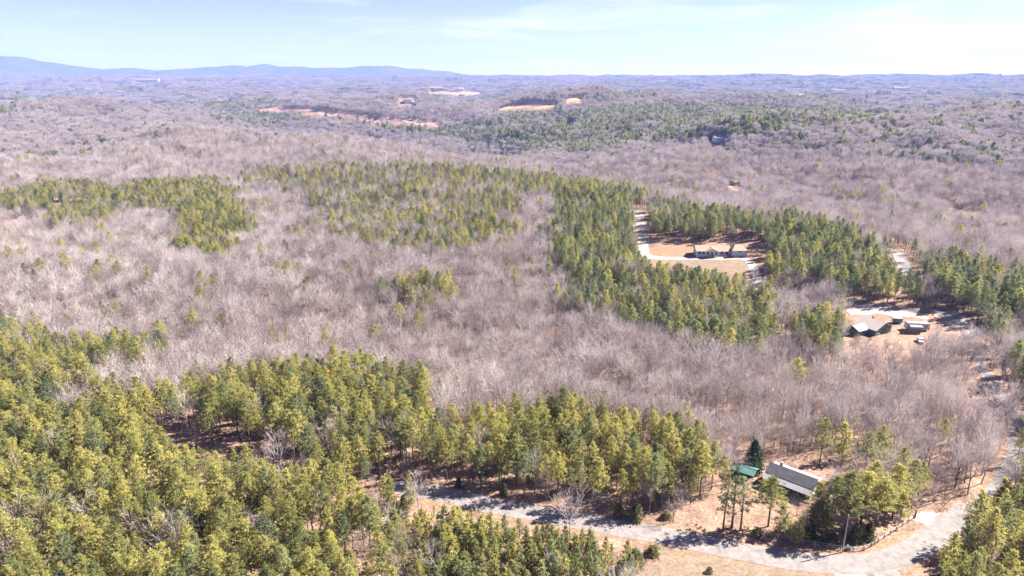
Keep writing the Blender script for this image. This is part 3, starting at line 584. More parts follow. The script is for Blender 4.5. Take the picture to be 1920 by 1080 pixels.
# ------------------------------------------------------------------ tree builders (all grown at real size, trunk foot at the origin)
def blades(C, D, L_, Wd, rg, N=None):
    """quads centred on C along D"""
    n = len(C); D = D / (np.linalg.norm(D, axis=1)[:, None] + 1e-9); rv = rg.normal(size=(n, 3)) if N is None else N + rg.normal(0, .7, (n, 3)); s = np.cross(D, rv); s /= np.linalg.norm(s, axis=1)[:, None] + 1e-9
    L_ = np.broadcast_to(L_, (n,))[:, None]; Wd = np.broadcast_to(Wd, (n,))[:, None]
    return np.stack([C - D * L_ / 2 - s * Wd * .35, C - D * L_ / 2 + s * Wd * .35, C + D * L_ / 2 + s * Wd / 2, C + D * L_ / 2 - s * Wd / 2], 1)
def grow_pine(seed, H=15.0, base=0.36, Rad=2.7, nb=42, tufts=6, per=9, blade=(0.50, 0.105), top=0.8, irregular=0.25, up=0.35, sag=0.0):
    rg = np.random.default_rng(seed); V, F = [], []
    bend = rg.normal(0, 0.25, 2); axis = lambda z: np.array([bend[0] * (z / H) ** 2, bend[1] * (z / H) ** 2, z])
    nseg = 6; r0 = 0.011 * H + 0.02
    for k in range(nseg):
        z0, z1 = H * 0.97 * k / nseg, H * 0.97 * (k + 1) / nseg
        tube(V, F, axis(z0), axis(z1), r0 * (1 - 0.88 * k / nseg), r0 * (1 - 0.88 * (k + 1) / nseg), 6)
    Cs, Ds, Ns = [], [], []
    for k in range(nb):
        t = (k + rg.uniform(0, 1)) / nb; z = H * (base + (0.985 - base) * t)
        prof = (min(1.0, 0.55 + 2.2 * t) * (1 - t ** 1.3) ** top + 0.08)
        ln = Rad * prof * (1 + rg.uniform(-irregular, irregular)); a = k * 2.39996 + rg.uniform(-.5, .5)
        lift = up * (0.3 + 1.3 * t) - sag * (1 - t)
        d = np.array([math.cos(a), math.sin(a), lift]); o = axis(z); e = o + d * ln
        tube(V, F, o, o + d * ln * 0.85, 0.035 + 0.018 * ln, 0.012, 3)
        nt_ = max(2, int(round(tufts * (0.45 + 0.75 * ln / Rad))))
        for q in range(nt_):
            f = 0.32 + 0.68 * (q + rg.uniform(0, 1)) / nt_; side = rg.normal(0, 0.27 * ln, 3) * (1.15 - 0.4 * f); side[2] *= 0.5
            c = o + d * ln * f + side; m = per
            off = rg.normal(0, 1, (m, 3)); off /= np.linalg.norm(off, axis=1)[:, None]
            dd = off + np.array([d[0], d[1], 0.75]) * 0.55
            Cs.append(c + off * rg.uniform(0.1, 0.42, (m, 1)) * blade[0] * 1.3); Ds.append(dd); Ns.append(off * .7 + np.array([d[0] * f, d[1] * f, .75]))
    m = 14; off = rg.normal(0, 1, (m, 3)); Cs.append(axis(H * 0.985) + off * 0.28); Ds.append(off * 0.6 + [0, 0, 1]); Ns.append(off + [0, 0, .5])
    C, D = np.vstack(Cs), np.vstack(Ds); n = len(C)
    return (V, F), blades(C, D, blade[0] * rg.uniform(0.7, 1.3, n), blade[1] * rg.uniform(0.7, 1.3, n), rg, np.vstack(Ns))
def grow_cone(seed, H, Rad, n, blade, base=0.04, power=0.9):
    """spruce, cedar, dense bush: foliage sprays on short whorled limbs"""
    rg = np.random.default_rng(seed); V, F = [], []
    tube(V, F, (0, 0, 0), (0, 0, H * 0.95), 0.014 * H + 0.03, 0.012, 6)
    t = rg.uniform(0, 1, n) ** 1.25; z = H * (base + (1 - base) * t); lay = np.round(t * 13) / 13
    rad = Rad * (1 - t) ** power * (0.72 + 0.28 * rg.uniform(0, 1, n)) * (0.82 + 0.3 * np.cos((t - lay) * 40)) * rg.uniform(0.55, 1.05, n)
    a = rg.uniform(0, 6.2832, n); lob = 1 + 0.22 * np.sin(a * 3 + seed + 2 * z / H) + 0.16 * np.sin(a * 7 + 9 * z / H) + .1 * np.sin(a * 2 - 14 * z / H); rad *= lob
    C = np.stack([rad * np.cos(a), rad * np.sin(a), z], 1); D = np.stack([np.cos(a), np.sin(a), rg.uniform(-0.3, 0.5, n)], 1) + rg.normal(0, .35, (n, 3))
    for k in range(14):
        tt = (k + .5) / 14; aa = k * 2.4; zz = H * (base + (1 - base) * tt); rr = Rad * (1 - tt) ** power * .8
        tube(V, F, (0, 0, zz), (rr * math.cos(aa), rr * math.sin(aa), zz + 0.1 * rr), 0.03, 0.01, 3)
    return (V, F), blades(C, D, blade[0] * rg.uniform(.7, 1.3, n), blade[1] * rg.uniform(.7, 1.3, n), rg)
def grow_bare(seed, H=14.0, spread=1.0, levels=(6, 5, 5, 4), tw=0.035, fork=0.36, upright=0.55, droop=0.0, cap=9000):
    """leafless hardwood: trunk, limbs that fork four times, twigs as thin slivers"""
    rg = np.random.default_rng(seed); V, F = [], []; TC, TD, TL, TW = [], [], [], []
    r0 = 0.0125 * H + 0.02; zf = H * fork
    p = np.array([0, 0, 0.0]); lean = np.append(rg.normal(0, 0.05, 2), 1.0)
    def grow(p, d, ln, r, lev):
        d = d / np.linalg.norm(d); mid = p + d * ln * 0.5 + rg.normal(0, 0.06 * ln, 3); e = mid + (d + np.array([0, 0, 0.15 - droop])) * ln * 0.5
        if lev <= 1:
            tube(V, F, p, mid, r, r * .8, 4 if lev else 6); tube(V, F, mid, e, r * .8, r * .55, 4 if lev else 6)
        else:
            for q0, q1, w in ((p, mid, r), (mid, e, r * .8)):
                TC.append((q0 + q1) / 2); TD.append(q1 - q0); TL.append(np.linalg.norm(q1 - q0) * 1.04); TW.append(max(tw, 2 * w))
        if lev >= len(levels) or len(TC) > cap: return
        n = max(2, int(levels[lev] + rg.integers(-1, 2)))
        for k in range(n):
            f = 1.0 if k == 0 else rg.uniform(0.35, 1.0); q = p + (mid - p) * min(1, f * 2) if f < .5 else mid + (e - mid) * (f * 2 - 1)
            a = 2.4 * k + rg.uniform(-.6, .6); b = rg.uniform(.35, 1.0) * (0.5 if k == 0 else 1) * spread
            s = np.cross(d, (0.3, 0.2, 1.0)); s /= np.linalg.norm(s) + 1e-9; s2 = np.cross(d, s)
            nd = d + (s * math.cos(a) + s2 * math.sin(a)) * b + np.array([0, 0, 0.18 * upright])
            grow(q, nd, ln * rg.uniform(.5, .8), r * (.62 if k == 0 else .48), lev + 1)
    tube(V, F, p, p + lean * zf * .5, r0, r0 * .86, 6); tube(V, F, p + lean * zf * .5, p + lean * zf, r0 * .86, r0 * .72, 6)
    for k in range(levels[0]):
        a = 2.4 * k + rg.uniform(-.4, .4); b = rg.uniform(.25, .95) * spread if k else 0.12
        q = p + lean * zf * (rg.uniform(.72, 1.0) if k else 1.0)
        grow(q, np.array([math.cos(a) * b, math.sin(a) * b, upright + .35]), H * (0.30 + 0.06 * rg.uniform(-1, 1)) * (1.15 if k == 0 else 0.95), r0 * (.6 if k == 0 else .42), 1)
    n = len(TC)
    Q = blades(np.array(TC), np.array(TD), np.array(TL), np.array(TW) * 1.2, rg)
    zt = Q[:, :, 2].max(); sc = H / zt                                          # bring the crown to its height
    Q = Q * sc; V = [v * sc for v in V]
    return (V, F), Q
def coarse_bare(seed, H, Rad, n, wd, base=0.35):
    """the same hardwood seen from far off: a trunk and a shell of twig sprays"""
    rg = np.random.default_rng(seed); V, F = [], []
    tube(V, F, (0, 0, 0), (0, 0, H * .6), .014 * H, .007 * H, 4)
    a = rg.uniform(0, 6.2832, n); w = rg.uniform(-.75, 1, n); rr = rg.uniform(.45, 1, n) ** .5; c = np.sqrt(1 - w * w)
    lump = 1 + .2 * np.sin(a * 3 + seed) * c; C = np.stack([c * np.cos(a) * Rad * rr * lump, c * np.sin(a) * Rad * rr * lump, H * (base + (1 - base) * .5) + w * rr * H * (1 - base) * .5], 1)
    D = C - np.array([0, 0, H * .3]); D = D / np.linalg.norm(D, axis=1)[:, None] + rg.normal(0, .45, (n, 3))
    return (V, F), blades(C, D, H * .16 * rg.uniform(.7, 1.4, n), wd * rg.uniform(.6, 1.4, n), rg)
def coarse_pine(seed, H, Rad, n, size, base=0.3):
    rg = np.random.default_rng(seed); V, F = [], []
    tube(V, F, (0, 0, 0), (0, 0, H * .9), .012 * H, .004 * H, 4)
    t = rg.uniform(0, 1, n); a = rg.uniform(0, 6.2832, n); prof = np.minimum(1, .5 + 2 * t) * (1 - t ** 1.6) ** .75 + .08
    rr = Rad * prof * rg.uniform(.35, 1, n) ** .6 * (1 + .25 * np.sin(a * 3 + 9 * t + seed))
    C = np.stack([rr * np.cos(a), rr * np.sin(a), H * (base + (1 - base) * t)], 1); D = np.stack([np.cos(a), np.sin(a), np.full(n, .6)], 1) + rg.normal(0, .6, (n, 3))
    return (V, F), blades(C, D, size * 1.7 * rg.uniform(.7, 1.3, n), size * rg.uniform(.7, 1.3, n), rg, np.stack([np.cos(a) * .8, np.sin(a) * .8, .4 + .6 * t], 1))

def meshes(name, grown, bark, leaf):
    (V, F), Q = grown
    tm = new_mesh(name + ' trunk', V, F, [bark]); cm = quads_mesh(name + ' crown', Q, leaf)
    return tm, cm
def joined(tm, cm, leaf=None):
    """trunk and crown as one mesh, for the masses of trees nobody could count"""
    bm = bmesh.new(); bm.from_mesh(tm); n = len(bm.faces); bm.from_mesh(cm); bm.faces.ensure_lookup_table()
    for f in bm.faces[n:]: f.material_index = 1
    me = bpy.data.meshes.new('tree'); bm.to_mesh(me); bm.free(); me.materials.append(tm.materials[0]); me.materials.append(leaf or cm.materials[0]); return me
def recolour(cm, m):
    c = cm.copy(); c.materials[0] = m; return c
PB, NY, NG = M['pinebark'], M['needle_y'], M['needle_g']
KINDS = {}     # kind -> list of (trunk mesh, crown mesh, height, radius)
def add_kind(key, n, f, bark, leaf, H, Rd): KINDS[key] = [(*meshes(key, f(k), bark, leaf), H, Rd) for k in range(n)]
add_kind('pine', 8, lambda k: grow_pine(10 + k, 15, .34 + .03 * (k % 4), 2.75, nb=44), PB, NY, 15, 2.7)
KINDS['pine_green'] = [(t, recolour(c, NG), h, r) for t, c, h, r in KINDS['pine']]
add_kind('lone_pine', 5, lambda k: grow_pine(40 + k, 15, 0.44 + .04 * (k % 3), 3.1, nb=36, tufts=6, per=11, irregular=.45, up=.2), PB, NY, 15, 3.0)
KINDS['lone_pine_green'] = [(t, recolour(c, NG), h, r) for t, c, h, r in KINDS['lone_pine']]
add_kind('young_pine', 5, lambda k: grow_pine(60 + k, 8, .12, 1.75, nb=34, tufts=4, per=8, blade=(.45, .13), top=1.0), PB, NY, 8, 1.7)
KINDS['young_pine_green'] = [(t, recolour(c, NG), h, r) for t, c, h, r in KINDS['young_pine']]
add_kind('slim_pine', 3, lambda k: grow_pine(80 + k, 15, .36, 1.9, nb=22, tufts=4, per=8, irregular=.55, up=.05, top=.6), PB, NG, 15, 1.9)
add_kind('spruce', 2, lambda k: grow_cone(90 + k, 10, 2.7, 3000, (.55, .17), power=.72), PB, M['needle_d'], 10, 2.7)
add_kind('cedar', 4, lambda k: grow_cone(100 + k, 5, 1.5, 1100, (.4, .15), power=.6), PB, M['cedar'], 5, 1.5)
add_kind('bush', 4, lambda k: grow_cone(120 + k, 2.6, 1.7, 800, (.34, .14), power=.42), PB, M['cedar'], 2.6, 1.7)
add_kind('bare', 9, lambda k: grow_bare(200 + k, 14, spread=.95 + .1 * (k % 4), fork=.30 + .03 * (k % 4), levels=(6, 5, 4, 4)), M['bark'], M['twig'], 14, 4.5)
add_kind('slim_bare', 4, lambda k: grow_bare(230 + k, 13, spread=.6, fork=.42, levels=(5, 5, 4, 4), upright=.9), M['bark'], M['twig'], 13, 2.8)
add_kind('brush', 4, lambda k: grow_bare(250 + k, 3, spread=1.3, fork=.06, levels=(7, 4, 4), tw=.03, upright=.5), M['bark'], M['brush'], 3, 2)

# ------------------------------------------------------------------ where the trees stand
PINE = {   # outlines of the pine stands, drawn round their crowns
    'front': [(-400, 700), (-60, 735), (40, 742), (110, 748), (190, 765), (290, 806), (430, 840), (560, 872), (640, 905), (690, 955), (735, 1010), (735, 1060), (640, 1300), (-400, 1300)],
    'band': [(185, 740), (230, 705), (340, 722), (440, 690), (540, 668), (620, 685), (700, 680), (790, 700), (820, 765), (860, 775), (930, 755), (1000, 768), (1050, 750), (1120, 752), (1180, 765), (1240, 785), (1310, 805), (1360, 880), (1325, 935), (1290, 925), (1240, 880), (1190, 890), (1160, 920), (1120, 905), (1040, 905), (990, 880), (840, 875), (730, 850), (640, 838), (570, 815), (430, 795), (330, 770), (200, 768)],
    'left': [(-300, 590), (0, 602), (60, 602), (110, 642), (200, 628), (300, 642), (312, 668), (140, 684), (130, 722), (60, 748), (0, 745), (-300, 740)],
    'far_left_line': [(-200, 365), (0, 362), (100, 338), (200, 342), (225, 375), (205, 408), (125, 415), (95, 388), (0, 388), (-200, 400)],
    'loop': [(228, 358), (270, 338), (400, 337), (440, 365), (465, 405), (440, 450), (390, 478), (335, 465), (345, 425), (330, 385), (235, 385)],
    'ridge': [(440, 335), (500, 316), (700, 303), (880, 312), (1000, 330), (975, 390), (960, 430), (900, 458), (800, 470), (740, 462), (640, 440), (600, 400), (560, 355)],
    'plantation': [(1045, 352), (1190, 365), (1197, 470), (1280, 495), (1400, 515), (1450, 560), (1480, 588), (1450, 618), (1380, 640), (1290, 622), (1200, 598), (1130, 578), (1060, 538), (1035, 450)],
    'ridge_band': [(880, 312), (1000, 328), (1100, 338), (1230, 360), (1210, 385), (1050, 362), (900, 336)],
    'behind_house': [(1212, 372), (1300, 384), (1400, 402), (1500, 404), (1600, 432), (1660, 458), (1690, 495), (1740, 530), (1715, 556), (1600, 552), (1560, 520), (1440, 515), (1425, 460), (1400, 440), (1230, 440)],
    'right': [(1700, 462), (1790, 474), (1900, 502), (2100, 520), (2100, 600), (1920, 590), (1840, 618), (1795, 590), (1765, 545)],
    'below_house': [(1515, 590), (1560, 570), (1592, 590), (1595, 640), (1560, 660), (1525, 640)],
    'knoll_clump': [(735, 540), (770, 515), (830, 505), (850, 540), (800, 570), (745, 568)],
    'corner': [(1790, 965), (1850, 915), (1895, 900), (1925, 880), (2200, 840), (2200, 1250), (1790, 1250), (1755, 1055)],
    'far_right_road': [(1895, 640), (1930, 630), (2100, 660), (2100, 770), (1920, 770), (1885, 700)],
}
FARPINE = [
    [(830, 240), (960, 214), (1100, 206), (1230, 192), (1400, 197), (1600, 202), (1655, 226), (1500, 246), (1350, 256), (1210, 262), (1080, 288), (950, 276), (850, 262)],
    [(605, 212), (700, 224), (835, 240), (860, 262), (780, 250), (700, 236), (610, 218)],
    [(380, 190), (470, 180), (525, 195), (385, 206)], [(390, 218), (540, 206), (590, 222), (480, 242)], [(-100, 192), (40, 198), (45, 214), (-100, 222)],
    [(80, 292), (200, 286), (380, 280), (380, 298), (200, 304), (90, 302)], [(940, 205), (1010, 206), (1015, 214), (940, 214)], [(1090, 178), (1180, 172), (1250, 184), (1120, 192)],
    [(1440, 172), (1560, 170), (1560, 190), (1420, 188)],
]
FARPINE_P = [.6, .75, .5, .55, .6, .35, .5, .4, .4]
PROB = {'front': .93, 'band': .85, 'left': .75, 'far_left_line': .7, 'loop': .97, 'ridge': .38, 'plantation': .74, 'ridge_band': .45, 'behind_house': .74, 'right': .7, 'below_house': .8, 'knoll_clump': .5, 'corner': .6, 'far_right_road': .7}
GREEN = {'front': .12, 'band': .15, 'left': .2, 'far_left_line': .25, 'loop': .15, 'ridge': .3, 'plantation': .8, 'ridge_band': .5, 'behind_house': .8, 'right': .8, 'below_house': .3, 'knoll_clump': .3, 'corner': .3, 'far_right_road': .6}

def grid(r0, r1, s, margin=46):
    ymax = r1; n = int(ymax / s / .9) + 2
    gx, gy = np.meshgrid(np.arange(-n, n + 1) * s, np.arange(0, n) * s * .9, indexing='ij'); gx = gx + (np.round(gy / (s * .9)) % 2) * s / 2
    x = gx.ravel(); y = gy.ravel(); r = np.hypot(x, y)
    k = (r > r0) & (r < r1) & (np.abs(x) < y * .80 + margin); x, y = x[k], y[k]
    return x + rng.uniform(-.36, .36, len(x)) * s, y + rng.uniform(-.36, .36, len(x)) * s
PTS = np.vstack([c for c, w in PATHS]); PW = np.concatenate([np.full(len(c), w / 2) for c, w in PATHS])
LANE_GAP = np.concatenate([np.full(len(c), .1 if abs(w - 3.7) < .01 else 2.4) for c, w in PATHS])     # bare crowns close over the lane only
def off_paths(x, y, gap=2.2):
    ok = np.ones(len(x), bool); near = np.hypot(x, y) < 700
    ii = np.nonzero(near)[0]
    for b in range(0, len(ii), 4000):
        j = ii[b:b + 4000]; d = np.hypot(x[j][:, None] - PTS[:, 0], y[j][:, None] - PTS[:, 1]) - PW - gap; ok[j] = d.min(1) > 0
    return ok
def free(x, y, z, H, Rd):
    """no part of a tree of this size covers what the photograph shows open"""
    bad = np.zeros(len(x), bool)
    for f, w in ((0, 0.), (.25, .0), (.5, .7), (.5, -.7), (.75, .7), (.75, -.7), (1, 0)):
        u, v = proj(x + w * Rd, y, z + f * H); bad |= inany(u, v, CLEAR)
    return ~bad
GLADE = [A((1280, 985), (1300, 935), (1340, 920), (1415, 908), (1435, 868), (1520, 872), (1560, 905), (1560, 935), (1520, 975), (1480, 1000), (1340, 995)), A((1205, 470), (1240, 452), (1430, 452), (1445, 495), (1420, 525), (1215, 495)), A((1585, 578), (1760, 585), (1820, 600), (1740, 634), (1630, 634)), A((1235, 1022), (1430, 1062), (1600, 1085), (1640, 1150), (1180, 1150), (1215, 1045))]
def in_glade(x, y): return inany(x, y, GLADE)

# single trees and shrubs one can pick out: kind, foot in the photograph, height, spread factor, label
HERO = [
    ('slim_pine', 1355, 997, 14.0, 1.4, 'slim bare-stemmed pine beside the driveway, leftmost of three'),
    ('slim_pine', 1372, 990, 16.5, 1.5, 'slim bare-stemmed pine beside the driveway, tallest and middle of three'),
    ('slim_pine', 1388, 995, 14.5, 1.4, 'slim bare-stemmed pine beside the driveway, rightmost of three'),
    ('pine', 1440, 988, 14.0, 1.5, 'full yellow-green pine standing before the left end of the cabin'),
    ('spruce', 1411, 881, 9.0, 1.3, 'dark conical spruce behind the green-roofed shed'),
    ('lone_pine', 1536, 873, 14.5, .95, 'thin lone pine behind the cabin roof'),
    ('young_pine', 1578, 864, 11.5, 1.15, 'small pine right of the thin lone pine behind the cabin'),
    ('lone_pine_green', 1617, 902, 14.5, 1.1, 'dark green pine on the cabin\'s far right, its lower trunk bare'),
    ('pine', 1642, 890, 14.5, 1.25, 'light green pine touching the dark one right of the cabin'),
    ('pine', 1582, 1004, 17.0, 1.5, 'broad pine right of the cabin beside the utility pole'),
    ('pine_green', 1556, 984, 13.0, 1.25, 'greener pine at the right gable of the cabin'),
    ('pine', 1638, 994, 14.5, 1.35, 'yellow-green pine behind the split-rail fence'),
    ('pine', 1672, 972, 14.5, 1.3, 'yellow-green pine behind the fence, next to the apron'),
    ('pine_green', 1702, 950, 13.0, 1.3, 'pine closest to the gate post, right end of the cabin clump'),
    ('pine', 1682, 925, 13.0, 1.2, 'pine at the back of the clump right of the cabin'),
    ('pine', 1612, 992, 15.0, 1.4, 'broad yellow-green pine just right of the utility pole'),
    ('pine_green', 1655, 985, 12.0, 1.3, 'green pine in the middle of the clump behind the fence'),
    ('pine', 1628, 955, 13.5, 1.3, 'yellow-green pine in the second row right of the cabin'),
    ('young_pine', 1600, 968, 9.0, 1.3, 'young pine tucked behind the broad one at the pole'),
    ('young_pine', 1688, 972, 7.5, 1.4, 'low young pine beside the gate post'),
    ('pine', 1530, 985, 11.5, 1.3, 'yellow-green pine at the right front corner of the cabin'),
    ('young_pine_green', 1466, 1004, 8.0, 1.3, 'young green pine between the full pine and the fence'),
    ('pine', 1720, 935, 10.5, 1.2, 'pine behind the fallen log, beyond the gate post'),
    ('cedar', 1628, 1012, 4.5, 1.3, 'dark low cedar behind the bend of the fence'),
    ('bush', 1560, 1018, 2.4, 1.2, 'brown bush at the fence left of the pole'),
    ('bush', 1420, 1004, 2.2, 1.1, 'brown bush between the three slim pines and the fence'),
    ('cedar', 1532, 1004, 9.5, 1.3, 'dark cedar in front of the right half of the cabin'),
    ('young_pine', 1492, 1020, 7.5, 1.2, 'small bright yellow pine by the fence below the cabin'),
    ('cedar', 1602, 1016, 5.0, 1.1, 'dark cedar right of the utility pole'),
    ('cedar', 1520, 1014, 4.5, 1.2, 'low dark cedar behind the fence below the cabin'),
    ('pine', 1312, 930, 15.5, 1.1, 'tall pine left of the shed, in front of the band'),
    ('pine_green', 1334, 918, 14.0, .9, 'dark narrow pine directly left of the shed'),
    ('pine', 1290, 926, 14.5, 1.05, 'tall pine at the left edge of the cabin yard'),
    ('lone_pine', 1352, 925, 11.0, .8, 'thin pine overhanging the corner of the shed'),
    ('lone_pine', 512, 672, 13.0, .75, 'tall thin pine rising over the band, leftmost of the pair'),
    ('lone_pine', 540, 664, 12.0, .75, 'thin pine rising over the band, right of the pair'),
    ('lone_pine', 612, 662, 11.5, .85, 'pale lone pine in the bare woods over the band'),
    ('lone_pine', 630, 668, 10.5, .7, 'small pine touching the pale lone pine over the band'),
    ('lone_pine', 706, 676, 10.5, .7, 'thin pine alone in the bare woods above the band centre'),
    ('young_pine', 808, 716, 8.5, .9, 'small pine poking above the right shoulder of the band'),
    ('lone_pine', 198, 612, 12.0, .9, 'yellow-green pine in the bare woods, left of a close pair'),
    ('lone_pine', 224, 610, 11.5, .9, 'yellow-green pine in the bare woods, right of a close pair'),
    ('lone_pine', 146, 607, 10.5, .85, 'single pine left of the close pair in the bare woods'),
    ('young_pine', 452, 558, 7.0, 1.1, 'small round bright pine alone in the middle of bare woods'),
    ('lone_pine', 1488, 742, 13.5, 1.25, 'round-topped pine standing alone amid bare trees'),
    ('lone_pine', 850, 655, 10.0, .7, 'thin pale pine amid the central bare woods'),
    ('pine', 30, 530, 11.0, 1.0, 'round pine alone at the left edge of the bare woods'),
    ('pine', 66, 520, 9.5, .8, 'small pine right of the round one at the left edge'),
    ('pine', 126, 510, 11.5, 1.1, 'left pine of a clump amid pale bare trees'),
    ('pine', 156, 497, 13.0, 1.1, 'right pine of a clump amid pale bare trees'),
    ('pine', 210, 478, 11.0, 1.2, 'broad flat-topped pine amid pale bare trees'),
    ('cedar', 262, 696, 6.0, 1.0, 'small dark cedar between bare trunks left of the band'),
    ('lone_pine', 1190, 690, 9.5, .8, 'thin pine below the plantation in bare woods'),
    ('lone_pine', 1762, 850, 11.0, .9, 'pale green pine amid bare trees near the right road'),
    ('lone_pine', 1905, 870, 11.0, .8, 'pine leaning over the road at the right edge'),
    ('lone_pine', 980, 570, 11.0, .8, 'pale pine alone left of the plantation'),
    ('lone_pine_green', 1865, 640, 12.5, .8, 'dark pine on the bank above the right road'),
    ('cedar', 1192, 974, 4.5, 1.5, 'olive cedar bush at the roadside, nearest the sandy gap'),
    ('cedar', 1160, 968, 4.0, 1.3, 'olive cedar bush at the roadside, left of its twin'),
    ('bush', 1224, 1040, 2.4, 1.2, 'round olive bush at the corner of the lawn'),
    ('bush', 1190, 1050, 2.8, 1.2, 'olive bush left of the round one by the lawn'),
    ('cedar', 945, 928, 3.5, 1.2, 'dark cedar on the far verge of the road'),
    ('cedar', 860, 914, 3.0, 1.2, 'dark low cedar at the left end of the far verge'),
    ('bush', 1250, 972, 2.2, 1.1, 'brown bush beside the white bare shrub'),
    ('cedar', 745, 985, 6.5, .9, 'narrow rusty cedar at the edge of the front stand'),
    ('cedar', 758, 960, 5.0, .9, 'small rusty cedar behind the narrow one'),
    ('bush', 1330, 1074, 1.5, .9, 'small green bush on the lawn at the bottom edge'),
    ('cedar', 1640, 617, 2.8, 1.0, 'small dark cedar at the corner of the green gabled house'),
    ('bare', 786, 965, 13.5, .8, 'pale bare tree by the road with its crown swept aside'),
    ('bare', 1262, 980, 7.5, 1.1, 'whitish many-branched bare tree beside the sandy gap'),
    ('bare', 1492, 968, 6.5, .9, 'small bare tree right in front of the cabin porch'),
    ('brush', 1452, 1004, 4.0, 1.2, 'tangled bare shrub by the fence below the full pine'),
    ('bare', 1866, 1010, 7.0, 1.1, 'grey bare tree amid the green corner at the bottom right'),
    ('bare', 680, 1060, 11.0, .85, 'white bare tree before the edge of the front stand'),
    ('bare', 300, 1095, 11.0, .9, 'pale bare tree among pines at the bottom edge'),
    ('slim_bare', 480, 1040, 12.0, .9, 'white-limbed bare tree standing inside the front stand'),
]
CATS = {'slim_pine': ('pine_tree', 'pine'), 'pine': ('pine_tree', 'pine'), 'pine_green': ('pine_tree', 'pine'), 'lone_pine': ('pine_tree', 'pine'), 'lone_pine_green': ('pine_tree', 'pine'), 'young_pine': ('pine_tree', 'pine'), 'young_pine_green': ('pine_tree', 'pine'),
        'spruce': ('spruce_tree', 'spruce'), 'cedar': ('cedar_tree', 'cedar'), 'bush': ('bush', 'bush'), 'bare': ('bare_tree', 'bare tree'), 'slim_bare': ('bare_tree', 'bare tree'), 'brush': ('bare_shrub', 'shrub')}
GROUPS = {'pine': 'pines of the hillside', 'bare tree': 'leafless hardwoods', 'cedar': 'cedars by the road', 'bush': 'low bushes', 'spruce': None, 'shrub': 'bare shrubs'}
def stand(kind, var, x, y, H, wide, rot, label, group=None, dz=-.12):
    """one tree as a thing of its own: an empty at its foot with trunk and crown"""
    tm, cm, h0, r0 = KINDS[kind][var % len(KINDS[kind])]; nm, cat = CATS[kind]
    e = bpy.data.objects.new(nm, None); COL.objects.link(e); e.empty_display_size = .5
    e.location = (x, y, gz(x, y) + dz); e.rotation_euler = (0, 0, rot); s = H / h0; e.scale = (s * wide, s * wide, s)
    tag(e, label, cat, group if group is not None else GROUPS.get(cat))
    for n2, me in (('trunk', tm), ('crown', cm)):
        o = bpy.data.objects.new(n2, me); COL.objects.link(o); o.parent = e
    return e
hero_xy = []
for i, (k, u, v, H, wd, lab) in enumerate(HERO):
    x, y = at(u, v); hero_xy.append((x, y)); stand(k, i, x, y, H, wd, i * 1.7, lab)
hero_xy = np.array(hero_xy)

# candidates near: pines first, then hardwoods in what is left
px, py = grid(84, 1050, 3.55); pz = hgt(px, py); pH = 13.2 * rng.uniform(.64, 1.2, len(px)); pu, pv = proj(px, py, pz + .72 * pH)
keep = off_paths(px, py) & free(px, py, pz, pH, 2.5) & ~in_glade(px, py)
_W3 = [(rng.uniform(0, 6.28), rng.uniform(0, 6.28), s) for s in np.geomspace(22, 75, 7)]
def ragged(x, y, k): return x + k * (waves(x, y, _W3) + rng.normal(0, .35, len(x))), y + 1.3 * k * (waves(x + 500, y - 300, _W3) + rng.normal(0, .35, len(x)))
_rx, _ry = ragged(px, py, 2.6 + .010 * np.hypot(px, py)); pu, pv = proj(_rx, _ry, pz + .72 * pH)
pkind = np.full(len(px), '', object); pstand = np.full(len(px), '', object)
for s, P in PINE.items():
    m = inpoly(pu, pv, P) & (rng.uniform(0, 1, len(px)) < PROB[s]) & keep; pstand[m] = s
    g = rng.uniform(0, 1, len(px)) < GREEN[s]; pkind[m & g] = 'pine_green'; pkind[m & ~g] = 'pine'
m = (pstand == 'front') & (inpoly(pu, pv, [(560, 872), (640, 905), (690, 955), (735, 1010), (735, 1100), (560, 1100)])) & (rng.uniform(0, 1, len(px)) < .2); pkind[m] = ''
# young pines between the road and the bottom edge
yu, yv = proj(px, py, pz + 4)
YOUNG = [[(700, 905), (790, 915), (860, 930), (905, 940), (960, 952), (1060, 968), (1180, 988), (1222, 1005), (1215, 1045), (1180, 1080), (1150, 1300), (690, 1300), (740, 1060), (770, 1000)], [(1790, 975), (1850, 925), (1925, 900), (2200, 840), (2200, 1250), (1790, 1250), (1755, 1060)]]
yH = rng.uniform(2.8, 9.5, len(px)); m = (pkind == '') & inany(yu, yv, YOUNG) & off_paths(px, py, 1.4) & free(px, py, pz, yH, 1.2) & ~in_glade(px, py) & (rng.uniform(0, 1, len(px)) < .93)
pkind[m] = np.where(rng.uniform(0, 1, m.sum()) < .35, 'young_pine_green', 'young_pine'); pH[m] = yH[m]; pstand[m] = 'young'
# scattered pines inside the hardwoods
sc_n = waves(px + 900, py, _W2)
m = (pkind == '') & keep & (np.hypot(px, py) > 190) & (rng.uniform(0, 1, len(px)) < .019 + .045 * np.clip(sc_n - .6, 0, 1)) & (pv < 620); pkind[m] = 'lone_pine'; pstand[m] = 'scattered'
